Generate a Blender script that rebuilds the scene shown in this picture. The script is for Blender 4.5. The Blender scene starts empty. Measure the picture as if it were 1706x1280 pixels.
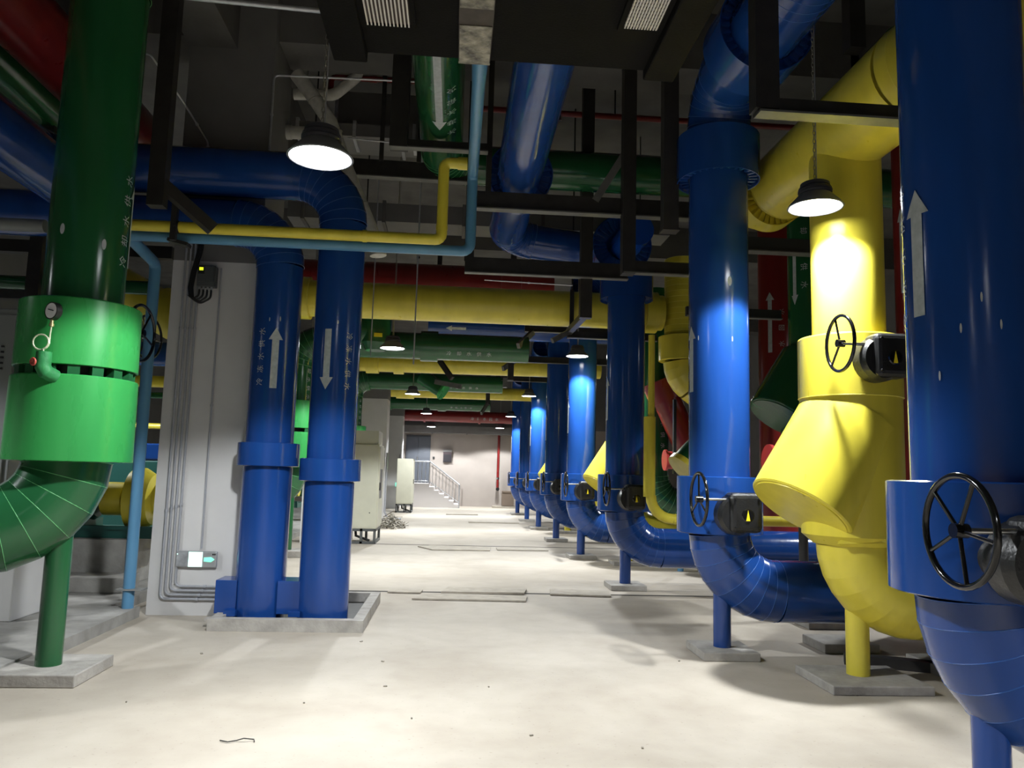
import bpy, bmesh, math, random
from mathutils import Vector, Matrix
from math import sin, cos, pi, radians, atan, sqrt, atan2
random.seed(7)
SC = bpy.context.scene
COL = SC.collection

# ------------------------------------------------------------------ camera
FPX, CX = 1281.0, 853.0
yaw, pit, roll = atan(93 / FPX), atan(148 / FPX), -0.027
Fw = Vector((sin(yaw) * cos(pit), cos(yaw) * cos(pit), sin(pit)))
R0 = Vector((cos(yaw), -sin(yaw), 0)); U0 = R0.cross(Fw)
Rt = R0 * cos(roll) - U0 * sin(roll); Up = R0 * sin(roll) + U0 * cos(roll)
cam = bpy.data.cameras.new('camera'); camo = bpy.data.objects.new('camera', cam); COL.objects.link(camo)
cam.sensor_width = 36.0; cam.lens = FPX / 1706 * 36.0; cam.clip_start = 0.05; cam.clip_end = 200
M = Matrix((Rt, Up, -Fw)).transposed().to_4x4(); M.translation = Vector((0, 0, 1.5))
camo.matrix_world = M
SC.camera = camo

# ------------------------------------------------------------------ world, exposure, lamp settings
w = bpy.data.worlds.new('world'); SC.world = w; w.use_nodes = True
w.node_tree.nodes['Background'].inputs[0].default_value = (0.6, 0.7, 0.8, 1)
w.node_tree.nodes['Background'].inputs[1].default_value = 0.05
SC.view_settings.view_transform = 'Standard'; SC.view_settings.look = 'None'
SC.view_settings.exposure = 0.0; SC.view_settings.gamma = 1.0
SC.view_settings.use_curve_mapping = False
LAMP_W = 820.0          # every high-bay lamp
LAMP_COL = (0.93, 0.97, 1.0)
LAMPS = [  # x, y, z of the shade's rim, label
    (-0.88, 4.6, 3.38, 'bright high-bay lamp on a chain in front of the two blue risers'),
    (2.62, 5.36, 3.52, 'bright high-bay lamp hung beside the big yellow riser'),
    (-1.02, 12.0, 3.38, 'high-bay lamp of the left row under the first big yellow crosswise pipe'),
    (2.10, 13.25, 3.56, 'high-bay lamp of the right row just in front of the fourth blue riser'),
    (-1.08, 19.2, 3.38, 'third high-bay lamp of the left row counted from the camera'),
    (1.94, 20.35, 3.54, 'third high-bay lamp of the right row counted from the camera'),
    (-0.98, 26.0, 3.40, 'fourth high-bay lamp of the left row, small in the distance'),
    (1.95, 27.0, 3.46, 'fourth high-bay lamp of the right row, small in the distance'),
    (-0.97, 32.0, 3.30, 'farthest high-bay lamp of the left row, above the staircase'),
    (1.87, 32.0, 3.33, 'farthest high-bay lamp of the right row, beside the red drop pipe'),
    (-0.9, -2.4, 3.38, 'high-bay lamp hung behind the camera on the left side of the aisle'),
    (2.0, -2.0, 3.46, 'high-bay lamp hung behind the camera on the right side of the aisle'),
    (-6.8, 5.0, 3.6, 'added ambient lamp, out of view over the pump side left of the green riser'),  # side-aisle lamps from here down: added, out of view, for ambient light
    (-6.2, 11.5, 3.6, 'added ambient lamp, out of view over the green-based pump behind the grey column'),
    (-6.2, 20.0, 3.6, 'added ambient lamp, out of view far down the left machine side'),
    (6.4, 9.0, 3.8, 'added ambient lamp, out of view over the right machine side behind the yellow riser'),
    (6.4, 18.0, 3.8, 'added ambient lamp, out of view far down the right machine side'),
]

# ------------------------------------------------------------------ materials
def mat(name, col, rough=0.5, metal=0.0, spec=0.5, var=0.0, vscale=6.0, bump=0.0, bscale=20.0, stretch=(1, 1, 1), coat=0.0, rvar=0.0, emit=None, estr=0.0):
    m = bpy.data.materials.new(name); m.use_nodes = True
    nt = m.node_tree; b = nt.nodes['Principled BSDF']
    b.inputs['Base Color'].default_value = (*col, 1); b.inputs['Roughness'].default_value = rough
    b.inputs['Metallic'].default_value = metal; b.inputs['Specular IOR Level'].default_value = spec
    b.inputs['Coat Weight'].default_value = coat; b.inputs['Coat Roughness'].default_value = 0.08
    if emit:
        b.inputs['Emission Color'].default_value = (*emit, 1); b.inputs['Emission Strength'].default_value = estr
    if var or bump or rvar:
        tc = nt.nodes.new('ShaderNodeTexCoord'); mp = nt.nodes.new('ShaderNodeMapping'); mp.inputs['Scale'].default_value = stretch
        nt.links.new(tc.outputs['Object'], mp.inputs[0])
    if var:
        n = nt.nodes.new('ShaderNodeTexNoise'); n.inputs['Scale'].default_value = vscale; n.inputs['Detail'].default_value = 6
        nt.links.new(mp.outputs[0], n.inputs[0])
        r = nt.nodes.new('ShaderNodeValToRGB'); e = r.color_ramp.elements
        e[0].position = 0.3; e[1].position = 0.7
        e[0].color = (*[c * (1 - var) for c in col], 1); e[1].color = (*[min(1, c * (1 + var)) for c in col], 1)
        nt.links.new(n.outputs[0], r.inputs[0]); nt.links.new(r.outputs[0], b.inputs['Base Color'])
    if rvar:
        n3 = nt.nodes.new('ShaderNodeTexNoise'); n3.inputs['Scale'].default_value = vscale * 1.7; n3.inputs['Detail'].default_value = 4
        nt.links.new(mp.outputs[0], n3.inputs[0])
        mr = nt.nodes.new('ShaderNodeMapRange'); mr.inputs['To Min'].default_value = max(0.02, rough - rvar); mr.inputs['To Max'].default_value = rough + rvar
        nt.links.new(n3.outputs[0], mr.inputs[0]); nt.links.new(mr.outputs[0], b.inputs['Roughness'])
    if bump:
        n2 = nt.nodes.new('ShaderNodeTexNoise'); n2.inputs['Scale'].default_value = bscale; n2.inputs['Detail'].default_value = 4
        nt.links.new(mp.outputs[0], n2.inputs[0])
        bp = nt.nodes.new('ShaderNodeBump'); bp.inputs['Strength'].default_value = bump; bp.inputs['Distance'].default_value = 0.01
        nt.links.new(n2.outputs[0], bp.inputs['Height']); nt.links.new(bp.outputs[0], b.inputs['Normal'])
    return m

def paint(name, col, rough=0.17, var=0.10):
    return mat(name, col, rough, 0, 0.5, var, 3.0, 0.10, 9.0, (1.6, 1.6, 0.35), rvar=0.07)

BLUE = paint('blue_cladding', (0.010, 0.051, 0.225)); BLUE_S = paint('blue_seam', (0.03, 0.11, 0.38), 0.3)
BLUE_D = paint('dark_blue_underside', (0.006, 0.05, 0.30))
YEL = paint('yellow_cladding', (0.66, 0.56, 0.055), 0.30); YEL_S = paint('yellow_seam', (0.80, 0.72, 0.12), 0.35)
GRN = paint('green_cladding', (0.013, 0.088, 0.030)); GRN_S = paint('green_seam', (0.12, 0.42, 0.16), 0.3)  # darker than the collar green: shade on upper pipes painted into the colour
GRNB = paint('bright_green_cladding', (0.030, 0.26, 0.060), 0.28)
RED = paint('dark_red_cladding', (0.19, 0.013, 0.012), 0.30); RED_S = paint('red_seam', (0.42, 0.06, 0.05), 0.3)
PINK = paint('red_motor_paint', (0.75, 0.06, 0.06), 0.4)
LBL = paint('light_blue_pipe_paint', (0.09, 0.24, 0.40), 0.32)
STEEL = mat('black_painted_steel', (0.026, 0.024, 0.022), 0.5, 0, 0.4, 0.25, 8, 0.1, 30)
STEEL3 = mat('dark_grey_steel', (0.035, 0.036, 0.034), 0.5)
STEEL2 = mat('grey_steel_and_lit_lip', (0.12, 0.12, 0.11), 0.5, 0, 0.4, 0.2, 8)  # grey for braces, and for flange lips coloured as if lit from below
GALV = mat('galvanised_conduit', (0.50, 0.51, 0.53), 0.35, 0.6, 0.5, 0.1, 20)
WCOND = mat('light_grey_conduit', (0.38, 0.39, 0.42), 0.35, 0.2, 0.5, 0.05, 20)
WHITE = mat('white_insulation', (0.50, 0.49, 0.44), 0.7, 0, 0.3, 0.15, 14, 0.3, 30)
MARK = mat('white_stencil_paint', (0.42, 0.46, 0.47), 0.5, 0, 0.4, 0.15, 25)
CAST = mat('black_cast_iron', (0.012, 0.012, 0.012), 0.38, 0, 0.5, 0.3, 12, 0.25, 60)
BLACK = mat('black_rubber', (0.008, 0.008, 0.008), 0.45)
GLOSSB = mat('black_gloss_wheel', (0.006, 0.006, 0.006), 0.12, 0, 0.6)
CHROME = mat('steel_shaft', (0.70, 0.70, 0.70), 0.22, 1.0)
INDIC = mat('yellow_indicator', (0.90, 0.72, 0.02), 0.4)
BRASS = mat('brass_fitting', (0.62, 0.52, 0.26), 0.3, 0.8)
DIAL = mat('white_dial', (0.80, 0.80, 0.78), 0.3)
REDW = mat('red_valve_wheel', (0.45, 0.07, 0.05), 0.5)
CONC = mat('pad_concrete', (0.36, 0.34, 0.31), 0.85, 0, 0.2, 0.18, 9, 0.35, 40)
CONCD = mat('plinth_concrete', (0.30, 0.29, 0.27), 0.85, 0, 0.2, 0.2, 5, 0.35, 30)
PLATE = mat('floor_plate_board', (0.38, 0.34, 0.28), 0.75, 0, 0.25, 0.15, 7, 0.2, 30)
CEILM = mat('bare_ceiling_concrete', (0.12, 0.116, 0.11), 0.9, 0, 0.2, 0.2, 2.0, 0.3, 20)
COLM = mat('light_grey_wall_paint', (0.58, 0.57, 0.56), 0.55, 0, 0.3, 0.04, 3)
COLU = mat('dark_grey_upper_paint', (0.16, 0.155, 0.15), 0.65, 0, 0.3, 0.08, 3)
WALLM = mat('beige_wall_paint', (0.38, 0.335, 0.30), 0.7, 0, 0.3, 0.05, 1.5)
WALLD = mat('grey_wall_upper', (0.15, 0.15, 0.145), 0.7, 0, 0.3, 0.08, 1.5)
STAIRW = mat('white_stair_paint', (0.58, 0.55, 0.54), 0.7)
DOORM = mat('grey_steel_door', (0.09, 0.10, 0.12), 0.5)
CAB = mat('light_beige_cabinet', (0.50, 0.49, 0.39), 0.42, 0, 0.4, 0.04, 4)
CABG = mat('grey_control_cabinet', (0.20, 0.205, 0.20), 0.45)
DUCT = mat('black_foam_duct_insulation', (0.005, 0.0045, 0.004), 0.85, 0, 0.12, 0.2, 6, 0.3, 60)
BROWN = mat('brown_taped_duct_strap', (0.055, 0.045, 0.038), 0.6, 0, 0.3, 0.3, 10)
FOIL = mat('foil_patch', (0.15, 0.14, 0.105), 0.3, 0.5, 0.5, 0.85, 14, 1.0, 18)
GRILLE = mat('white_grille_enamel', (0.62, 0.59, 0.54), 0.4)
HOUSE = mat('lamp_housing_dark', (0.05, 0.05, 0.06), 0.5, 0.2)
SHADE = mat('lamp_shade_grey', (0.22, 0.225, 0.24), 0.5, 0.3)
DIFF = mat('lamp_diffuser', (0.9, 0.9, 0.9), 0.5, emit=(0.93, 0.97, 1.0), estr=30.0)
CHAIN = mat('chain_steel', (0.35, 0.33, 0.27), 0.4, 0.7)
VFD = mat('grey_drive_housing', (0.07, 0.075, 0.075), 0.45)
LCD = mat('lit_yellow_screen', (0.5, 0.5, 0.02), 0.4, emit=(0.85, 0.95, 0.03), estr=0.9)
SIGNP = mat('brushed_aluminium_plate', (0.42, 0.43, 0.44), 0.35, 0.5, 0.5, 0.25, 6)
SIGNW = mat('lit_sign_panel', (0.7, 1.0, 0.9), 0.4, emit=(0.65, 1.0, 0.88), estr=0.95)
SIGNG = mat('lit_green_arrow', (0.2, 0.8, 0.6), 0.4, emit=(0.30, 0.85, 0.66), estr=0.7)
MOTOR = mat('dark_green_motor_paint', (0.010, 0.07, 0.05), 0.45)
TEAL = mat('teal_machine_paint', (0.012, 0.09, 0.075), 0.45)
BOXM = mat('brown_cardboard', (0.16, 0.12, 0.09), 0.8)
SCRAP = mat('scrap_offcuts', (0.22, 0.20, 0.16), 0.6, 0, 0.4, 0.7, 20)
CABLE = mat('thin_grey_cable', (0.14, 0.13, 0.10), 0.6)

# concrete floor: pale, mottled, with fine stains
def floor_mat():
    m = bpy.data.materials.new('trowelled_concrete_floor'); m.use_nodes = True
    nt = m.node_tree; b = nt.nodes['Principled BSDF']; L = nt.links
    tc = nt.nodes.new('ShaderNodeTexCoord')
    def noise(s, d, dist=0.0):
        n = nt.nodes.new('ShaderNodeTexNoise'); n.inputs['Scale'].default_value = s; n.inputs['Detail'].default_value = d
        n.inputs['Distortion'].default_value = dist; L.new(tc.outputs['Object'], n.inputs[0]); return n
    n1 = noise(0.9, 8, 0.6); n2 = noise(5.0, 8); n3 = noise(38, 6)
    r1 = nt.nodes.new('ShaderNodeValToRGB'); e = r1.color_ramp.elements
    e[0].position = 0.32; e[0].color = (0.375, 0.33, 0.27, 1); e[1].position = 0.62; e[1].color = (0.445, 0.40, 0.335, 1)
    L.new(n1.outputs[0], r1.inputs[0])
    r2 = nt.nodes.new('ShaderNodeValToRGB'); e = r2.color_ramp.elements
    e[0].position = 0.25; e[0].color = (0.92, 0.91, 0.90, 1); e[1].position = 0.60; e[1].color = (1, 1, 1, 1)
    L.new(n2.outputs[0], r2.inputs[0])
    mx = nt.nodes.new('ShaderNodeMix'); mx.data_type = 'RGBA'; mx.blend_type = 'MULTIPLY'; mx.inputs[0].default_value = 1.0
    L.new(r1.outputs[0], mx.inputs[6]); L.new(r2.outputs[0], mx.inputs[7])
    r3 = nt.nodes.new('ShaderNodeValToRGB'); e = r3.color_ramp.elements
    e[0].position = 0.27; e[0].color = (0.72, 0.70, 0.68, 1); e[1].position = 0.36; e[1].color = (1, 1, 1, 1)
    L.new(n3.outputs[0], r3.inputs[0])
    mx2 = nt.nodes.new('ShaderNodeMix'); mx2.data_type = 'RGBA'; mx2.blend_type = 'MULTIPLY'; mx2.inputs[0].default_value = 0.7
    L.new(mx.outputs[2], mx2.inputs[6]); L.new(r3.outputs[0], mx2.inputs[7])
    L.new(mx2.outputs[2], b.inputs['Base Color']); b.inputs['Roughness'].default_value = 0.7
    b.inputs['Specular IOR Level'].default_value = 0.3
    bp = nt.nodes.new('ShaderNodeBump'); bp.inputs['Strength'].default_value = 0.15; bp.inputs['Distance'].default_value = 0.01
    L.new(n2.outputs[0], bp.inputs['Height']); L.new(bp.outputs[0], b.inputs['Normal'])
    return m
FLOORM = floor_mat()

# ------------------------------------------------------------------ mesh helpers
def V(*a): return Vector(a)
def basis(ax):
    ax = Vector(ax).normalized()
    h = Vector((0, 0, 1)) if abs(ax.z) < 0.9 else Vector((1, 0, 0))
    u = ax.cross(h).normalized(); v = ax.cross(u).normalized()
    return ax, u, v
class MB:
    def __init__(s): s.v = []; s.f = []; s.m = []; s.s = []
    def add(s, vs, fs, mi=0, sm=False):
        o = len(s.v); s.v += [tuple(x) for x in vs]
        for f in fs: s.f.append(tuple(o + i for i in f)); s.m.append(mi); s.s.append(sm)
        return s
    def box(s, c, d, rot=None, mi=0):
        c = Vector(c); vs = []
        for x in (-.5, .5):
            for y in (-.5, .5):
                for z in (-.5, .5):
                    p = Vector((x * d[0], y * d[1], z * d[2]))
                    if rot is not None: p = rot @ p
                    vs.append(c + p)
        return s.add(vs, [(0, 1, 3, 2), (4, 6, 7, 5), (0, 4, 5, 1), (2, 3, 7, 6), (0, 2, 6, 4), (1, 5, 7, 3)], mi)
    def bb(s, a, b, mi=0):
        return s.box([(a[i] + b[i]) / 2 for i in range(3)], [abs(b[i] - a[i]) for i in range(3)], None, mi)
    def bar(s, p0, p1, wd, ht, mi=0):      # rectangular bar from p0 to p1, ht measured towards z
        p0 = Vector(p0); p1 = Vector(p1); d = p1 - p0; ax = d.normalized()
        up = Vector((0, 0, 1)) if abs(ax.z) < 0.9 else Vector((0, 1, 0))
        sd = ax.cross(up).normalized(); u2 = sd.cross(ax)
        rot = Matrix((ax, sd, u2)).transposed()
        return s.box((p0 + p1) / 2, (d.length, wd, ht), rot, mi)
    def lathe(s, prof, org, ax, n=32, mi=0, smooth=True, sharp=True):
        ax, u, v = basis(ax); org = Vector(org)
        def ring(r, z): return [org + ax * z + (u * cos(2 * pi * k / n) + v * sin(2 * pi * k / n)) * r for k in range(n)]
        for (r0, z0), (r1, z1) in zip(prof[:-1], prof[1:]):
            if r0 < 1e-6 and r1 < 1e-6: continue
            if r1 < 1e-6: s.add(ring(r0, z0), [tuple(range(n))], mi, False)
            elif r0 < 1e-6: s.add(ring(r1, z1), [tuple(range(n - 1, -1, -1))], mi, False)
            else:
                s.add(ring(r0, z0) + ring(r1, z1), [(k, (k + 1) % n, n + (k + 1) % n, n + k) for k in range(n)], mi, smooth and abs(r0 - r1) < 4 * abs(z1 - z0) + 1e-9)
        return s
    def cyl(s, p0, p1, r, r1=None, n=32, mi=0, caps=True):
        p0 = Vector(p0); p1 = Vector(p1); L = (p1 - p0).length; r1 = r if r1 is None else r1
        pr = [(r, 0), (r1, L)]
        if caps: pr = [(0, 0)] + pr + [(0, L)]
        return s.lathe(pr, p0, p1 - p0, n, mi)
    def sweep(s, path, r, n=24, gore=False, caps=True, mi=0, closed=False):
        P = []
        for p in path:
            p = Vector(p)
            if not P or (p - P[-1]).length > 1e-5: P.append(p)
        N = len(P); rings = []
        T = []
        for i in range(N):
            a = P[i - 1] if (i > 0 or closed) else P[i]; b = P[(i + 1) % N] if (i < N - 1 or closed) else P[i]
            d0 = (P[i] - a).normalized() if (P[i] - a).length > 1e-9 else None
            d1 = (b - P[i]).normalized() if (b - P[i]).length > 1e-9 else None
            t = (d0 or d1) + (d1 or d0); T.append((t.normalized(), d0, d1))
        ax, u, v = basis(T[0][0])
        for i in range(N):
            t, d0, d1 = T[i]
            u = (u - t * u.dot(t)).normalized(); v = t.cross(u)
            k = 1.0
            pts = []
            for q in range(n):
                a = 2 * pi * q / n
                e = u * cos(a) + v * sin(a)
                if d0 and d1:   # mitre stretch
                    ax2 = (d1 - d0)
                    if ax2.length > 1e-6:
                        ax2.normalize(); c = sqrt(max(0.05, (1 + d0.dot(d1)) / 2)); e = e + ax2 * (e.dot(ax2)) * (1 / c - 1)
                pts.append(P[i] + e * r)
            rings.append(pts)
        if closed: rings.append(rings[0])
        for a, b in zip(rings[:-1], rings[1:]):
            s.add(a + b, [(q, (q + 1) % n, n + (q + 1) % n, n + q) for q in range(n)], mi, True)
        if not gore and not closed:
            pass
        if caps and not closed:
            s.add(rings[0], [tuple(range(n - 1, -1, -1))], mi); s.add(rings[-1], [tuple(range(n))], mi)
        return s
    def tube(s, path, r, n=10, mi=0, closed=False):   # welded smooth tube
        t = MB(); t.sweep(path, r, n, caps=not closed, closed=closed)
        return s.add(t.v, t.f, mi, True)
    def torus(s, c, ax, R, r, n=36, k=10, mi=0):
        ax, u, v = basis(ax); c = Vector(c)
        vs = []; fs = []
        for i in range(n):
            e = u * cos(2 * pi * i / n) + v * sin(2 * pi * i / n)
            for j in range(k):
                vs.append(c + e * (R + r * cos(2 * pi * j / k)) + ax * r * sin(2 * pi * j / k))
        for i in range(n):
            for j in range(k):
                fs.append((i * k + j, ((i + 1) % n) * k + j, ((i + 1) % n) * k + (j + 1) % k, i * k + (j + 1) % k))
        return s.add(vs, fs, mi, True)

def link(o, parent=None):
    COL.objects.link(o)
    if parent is not None: o.parent = parent; o.matrix_parent_inverse = Matrix.Translation(-parent.location)
    return o
def build(name, mb, mats, parent=None, origin=None, bevel=0.0, weld=True):
    me = bpy.data.meshes.new(name)
    if parent is not None: org = Vector(parent['_o']) if '_o' in parent.keys() else parent.location
    else: org = Vector(origin) if origin is not None else Vector((0, 0, 0))
    me.from_pydata([Vector(p) - org for p in mb.v], [], mb.f)
    if not isinstance(mats, (list, tuple)): mats = [mats]
    for m_ in mats: me.materials.append(m_)
    me.polygons.foreach_set('material_index', mb.m); me.polygons.foreach_set('use_smooth', mb.s)
    bm = bmesh.new(); bm.from_mesh(me)
    if bevel:
        bmesh.ops.remove_doubles(bm, verts=bm.verts, dist=1e-5)
        bmesh.ops.bevel(bm, geom=[e for e in bm.edges if len(e.link_faces) == 2 and e.calc_face_angle() > 0.6], offset=bevel, segments=2, affect='EDGES', profile=0.5)
    bmesh.ops.recalc_face_normals(bm, faces=bm.faces)
    bm.to_mesh(me); bm.free()
    me.update()
    o = bpy.data.objects.new(name, me)
    if parent is not None:
        o.parent = parent
    else:
        o.location = org
    COL.objects.link(o)
    return o
def thing(name, label, cat, loc=(0, 0, 0), group=None):
    o = bpy.data.objects.new(name, None); COL.objects.link(o); o.location = loc
    o.empty_display_size = 0.1
    o['label'] = label; o['category'] = cat
    if group: o['group'] = group
    return o
def tag(o, label, cat, group=None, kind=None):
    o['label'] = label; o['category'] = cat
    if group: o['group'] = group
    if kind: o['kind'] = kind
    return o
def struct(name, mb, mats, label=None, origin=None, cat=None):
    o = build(name, mb, mats, origin=origin); o['kind'] = 'structure'
    o['label'] = label or name; o['category'] = cat or name.split('_')[0]
    return o
# parts under an Empty: vertices are given in world metres; build() subtracts the parent's world origin
_worldorg = {}
def part(name, mb, mats, parent, bevel=0.0, label=None):
    # world origin of the parent chain
    org = Vector((0, 0, 0)); p = parent
    while p is not None: org += p.location; p = p.parent
    me = bpy.data.meshes.new(name)
    me.from_pydata([Vector(q) - org for q in mb.v], [], mb.f)
    if not isinstance(mats, (list, tuple)): mats = [mats]
    for m_ in mats: me.materials.append(m_)
    me.polygons.foreach_set('material_index', mb.m); me.polygons.foreach_set('use_smooth', mb.s)
    bm = bmesh.new(); bm.from_mesh(me)
    if bevel:
        bmesh.ops.remove_doubles(bm, verts=bm.verts, dist=1e-5)
        bmesh.ops.bevel(bm, geom=[e for e in bm.edges if len(e.link_faces) == 2 and e.calc_face_angle() > 0.6], offset=bevel, segments=3, affect='EDGES', profile=0.5)
    bmesh.ops.recalc_face_normals(bm, faces=bm.faces)
    bm.to_mesh(me); bm.free()
    o = bpy.data.objects.new(name, me); o.parent = parent; COL.objects.link(o)
    if label: o['label'] = label
    return o

def arc(p, d0, d1, R, n=8):
    """points of a bend that starts at p heading d0 and ends heading d1"""
    p = Vector(p); d0 = Vector(d0).normalized(); d1 = Vector(d1).normalized()
    ang = d0.angle(d1); nrm = (d1 - d0 * d0.dot(d1)).normalized()
    c = p + nrm * R
    return [c - nrm * R * cos(ang * i / n) + d0 * R * sin(ang * i / n) for i in range(n + 1)]

def gore_mesh(path, r, n=36, seam=True, flat=True):
    """segmented sheet-metal bend with a raised seam at each joint (material 1)"""
    mb = MB(); P = [Vector(p) for p in path]; N = len(P)
    t = MB(); t.sweep(P, r, n, caps=False)
    mb.add(t.v, t.f, 0, True)       # each span has its own vertices, so spans stay faceted lengthwise
    if seam:
        for i in range(0, N):
            d = (P[min(i + 1, N - 1)] - P[max(i - 1, 0)]).normalized()
            mb.torus(P[i], d, r, 0.0028, n, 4, 1)
    return mb

# ------------------------------------------------------------------ stencil marks wrapped on pipes
GLY = {'冷': ([(71,75),(71,61),(152,61),(117,20),(95,35),(85,26),(140,-16),(151,-6),(129,11),(175,69),(164,76),(162,75),(10,154),(36,109),(50,116),(23,159),(105,105),(126,81),(138,88),(117,112),(118,168),(49,95),(60,84),(122,144),(180,84),(191,97),(129,156),(133,163),(7,1),(22,-6),(51,63),(37,70)], [(21,27,20),(21,26,27),(12,14,15),(21,23,26),(23,25,26),(13,14,12),(21,22,23),(24,25,23),(16,18,19),(17,18,16),(28,30,31),(28,29,30),(11,9,10),(1,11,0),(1,9,11),(1,2,9),(2,8,9),(3,8,2),(5,3,4),(6,3,5),(6,8,3),(6,7,8)]),
'却': ([(21,2),(90,16),(96,0),(109,6),(85,61),(73,55),(86,29),(38,21),(65,76),(105,76),(105,90),(68,90),(68,123),(100,123),(100,137),(68,137),(68,168),(53,168),(53,137),(18,137),(18,123),(53,123),(53,90),(12,90),(12,76),(49,76),(27,27),(16,16),(118,156),(118,-16),(133,-16),(133,142),(169,142),(169,35),(166,31),(143,31),(148,16),(176,19),(184,34),(184,156)], [(29,31,28),(31,39,28),(31,32,39),(32,38,39),(29,30,31),(33,38,32),(34,38,33),(34,37,38),(36,34,35),(36,37,34),(18,16,17),(18,15,16),(20,18,19),(20,15,18),(20,14,15),(20,13,14),(21,13,20),(22,12,21),(12,13,21),(22,11,12),(24,22,23),(24,11,22),(24,10,11),(24,9,10),(25,9,24),(26,8,25),(8,9,25),(26,7,8),(5,3,4),(6,3,5),(7,1,6),(1,3,6),(27,7,26),(27,1,7),(27,0,1),(2,3,1)]),
'冻': ([(8,2),(22,-6),(51,60),(39,68),(150,44),(177,-4),(191,3),(162,50),(82,50),(54,3),(66,-6),(98,45),(57,141),(57,127),(90,127),(77,95),(65,78),(70,63),(89,66),(121,66),(121,3),(117,-1),(93,-1),(98,-15),(128,-13),(136,3),(136,66),(181,66),(181,80),(136,80),(136,110),(121,110),(121,80),(86,80),(106,127),(189,127),(189,141),(111,141),(118,165),(102,169),(94,141),(10,152),(38,106),(51,114),(22,159)], [(40,38,39),(40,37,38),(13,40,12),(13,37,40),(13,36,37),(13,35,36),(14,35,13),(15,34,14),(34,35,14),(15,33,34),(32,30,31),(32,29,30),(16,33,15),(16,32,33),(16,29,32),(16,28,29),(16,27,28),(17,18,16),(18,27,16),(19,27,18),(20,26,19),(26,27,19),(20,25,26),(4,6,7),(9,11,8),(9,10,11),(5,6,4),(21,25,20),(21,24,25),(23,21,22),(23,24,21),(41,43,44),(42,43,41),(0,2,3),(0,1,2)]),
'水': ([(14,117),(14,102),(63,102),(8,15),(20,4),(81,114),(72,117),(69,117),(163,130),(125,87),(108,119),(108,168),(92,168),(92,4),(88,0),(63,0),(69,-16),(100,-13),(108,5),(108,89),(184,5),(195,19),(132,75),(177,121)], [(13,11,12),(13,10,11),(9,23,8),(9,22,23),(13,19,10),(19,9,10),(7,5,6),(1,7,0),(1,5,7),(1,2,5),(2,4,5),(3,4,2),(13,18,19),(20,22,19),(22,9,19),(20,21,22),(13,17,18),(14,17,13),(16,14,15),(16,17,14)]),
'供': ([(142,28),(177,-16),(190,-8),(154,35),(97,36),(61,-6),(73,-15),(111,31),(54,168),(4,88),(13,73),(32,97),(32,-16),(47,-16),(47,120),(68,163),(146,166),(146,125),(107,125),(107,166),(93,166),(93,125),(67,125),(67,111),(93,111),(93,61),(62,61),(62,47),(192,47),(192,61),(161,61),(161,111),(190,111),(190,125),(161,125),(161,166),(107,111),(146,111),(146,61),(107,61)], [(9,15,8),(17,35,16),(17,34,35),(21,19,20),(21,18,19),(9,14,15),(23,21,22),(23,18,21),(23,17,18),(23,34,17),(23,33,34),(23,32,33),(9,11,14),(11,13,14),(24,32,23),(25,36,24),(36,32,24),(25,39,36),(37,32,36),(38,31,37),(31,32,37),(38,30,31),(9,10,11),(12,13,11),(27,25,26),(27,39,25),(27,38,39),(27,30,38),(27,29,30),(27,28,29),(5,7,4),(5,6,7),(0,2,3),(1,2,0)]),
'回': ([(75,100),(124,100),(124,54),(75,54),(61,114),(61,41),(138,41),(138,114),(16,160),(16,-16),(32,-16),(32,-5),(168,-5),(168,-16),(184,-16),(184,160),(32,9),(32,145),(168,145),(168,9)], [(9,17,8),(17,15,8),(17,18,15),(18,14,15),(9,16,17),(19,14,18),(5,0,4),(0,7,4),(0,1,7),(1,6,7),(5,3,0),(2,6,1),(5,2,3),(5,6,2),(9,11,16),(11,19,16),(11,12,19),(12,14,19),(9,10,11),(13,14,12)])}
def wrap(verts2, faces, fn, name, parent, step=0.03, m_=None):
    """verts2: (u, s) metres across / along the pipe; fn(u, s) gives the point on the pipe"""
    bm = bmesh.new(); vs = [bm.verts.new((a, b, 0)) for a, b in verts2]
    for f in faces:
        try: bm.faces.new([vs[i] for i in f])
        except ValueError: pass
    us = [a for a, b in verts2]; u = min(us) + step
    while u < max(us) - 1e-4:
        bmesh.ops.bisect_plane(bm, geom=list(bm.verts) + list(bm.edges) + list(bm.faces), plane_co=(u, 0, 0), plane_no=(1, 0, 0)); u += step
    mb = MB(); bm.verts.index_update()
    mb.add([fn(v.co.x, v.co.y) for v in bm.verts], [tuple(v.index for v in f.verts) for f in bm.faces], 0, False)
    bm.free()
    return part(name, mb, m_ or MARK, parent)
def vpipe(X, Y, r, az, off=0.004):
    """surface map of a vertical pipe, u counted so that it grows to the viewer's right when facing the mark"""
    def fn(u, s):
        a = az + u / r
        return Vector((X + (r + off) * cos(a), Y + (r + off) * sin(a), s))
    return fn
def arrow(fn, s0, s1, parent, wd=0.066, hw=0.135, hl=0.12):
    """arrow from s0 (tail) to s1 (tip)"""
    k = 1 if s1 > s0 else -1; sh = s1 - k * hl
    v = [(-wd / 2, s0), (wd / 2, s0), (wd / 2, sh), (-wd / 2, sh), (-hw / 2, sh), (hw / 2, sh), (0, s1)]
    return wrap(v, [(0, 1, 2, 3), (4, 5, 6)], fn, 'flow_arrow', parent)
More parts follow.
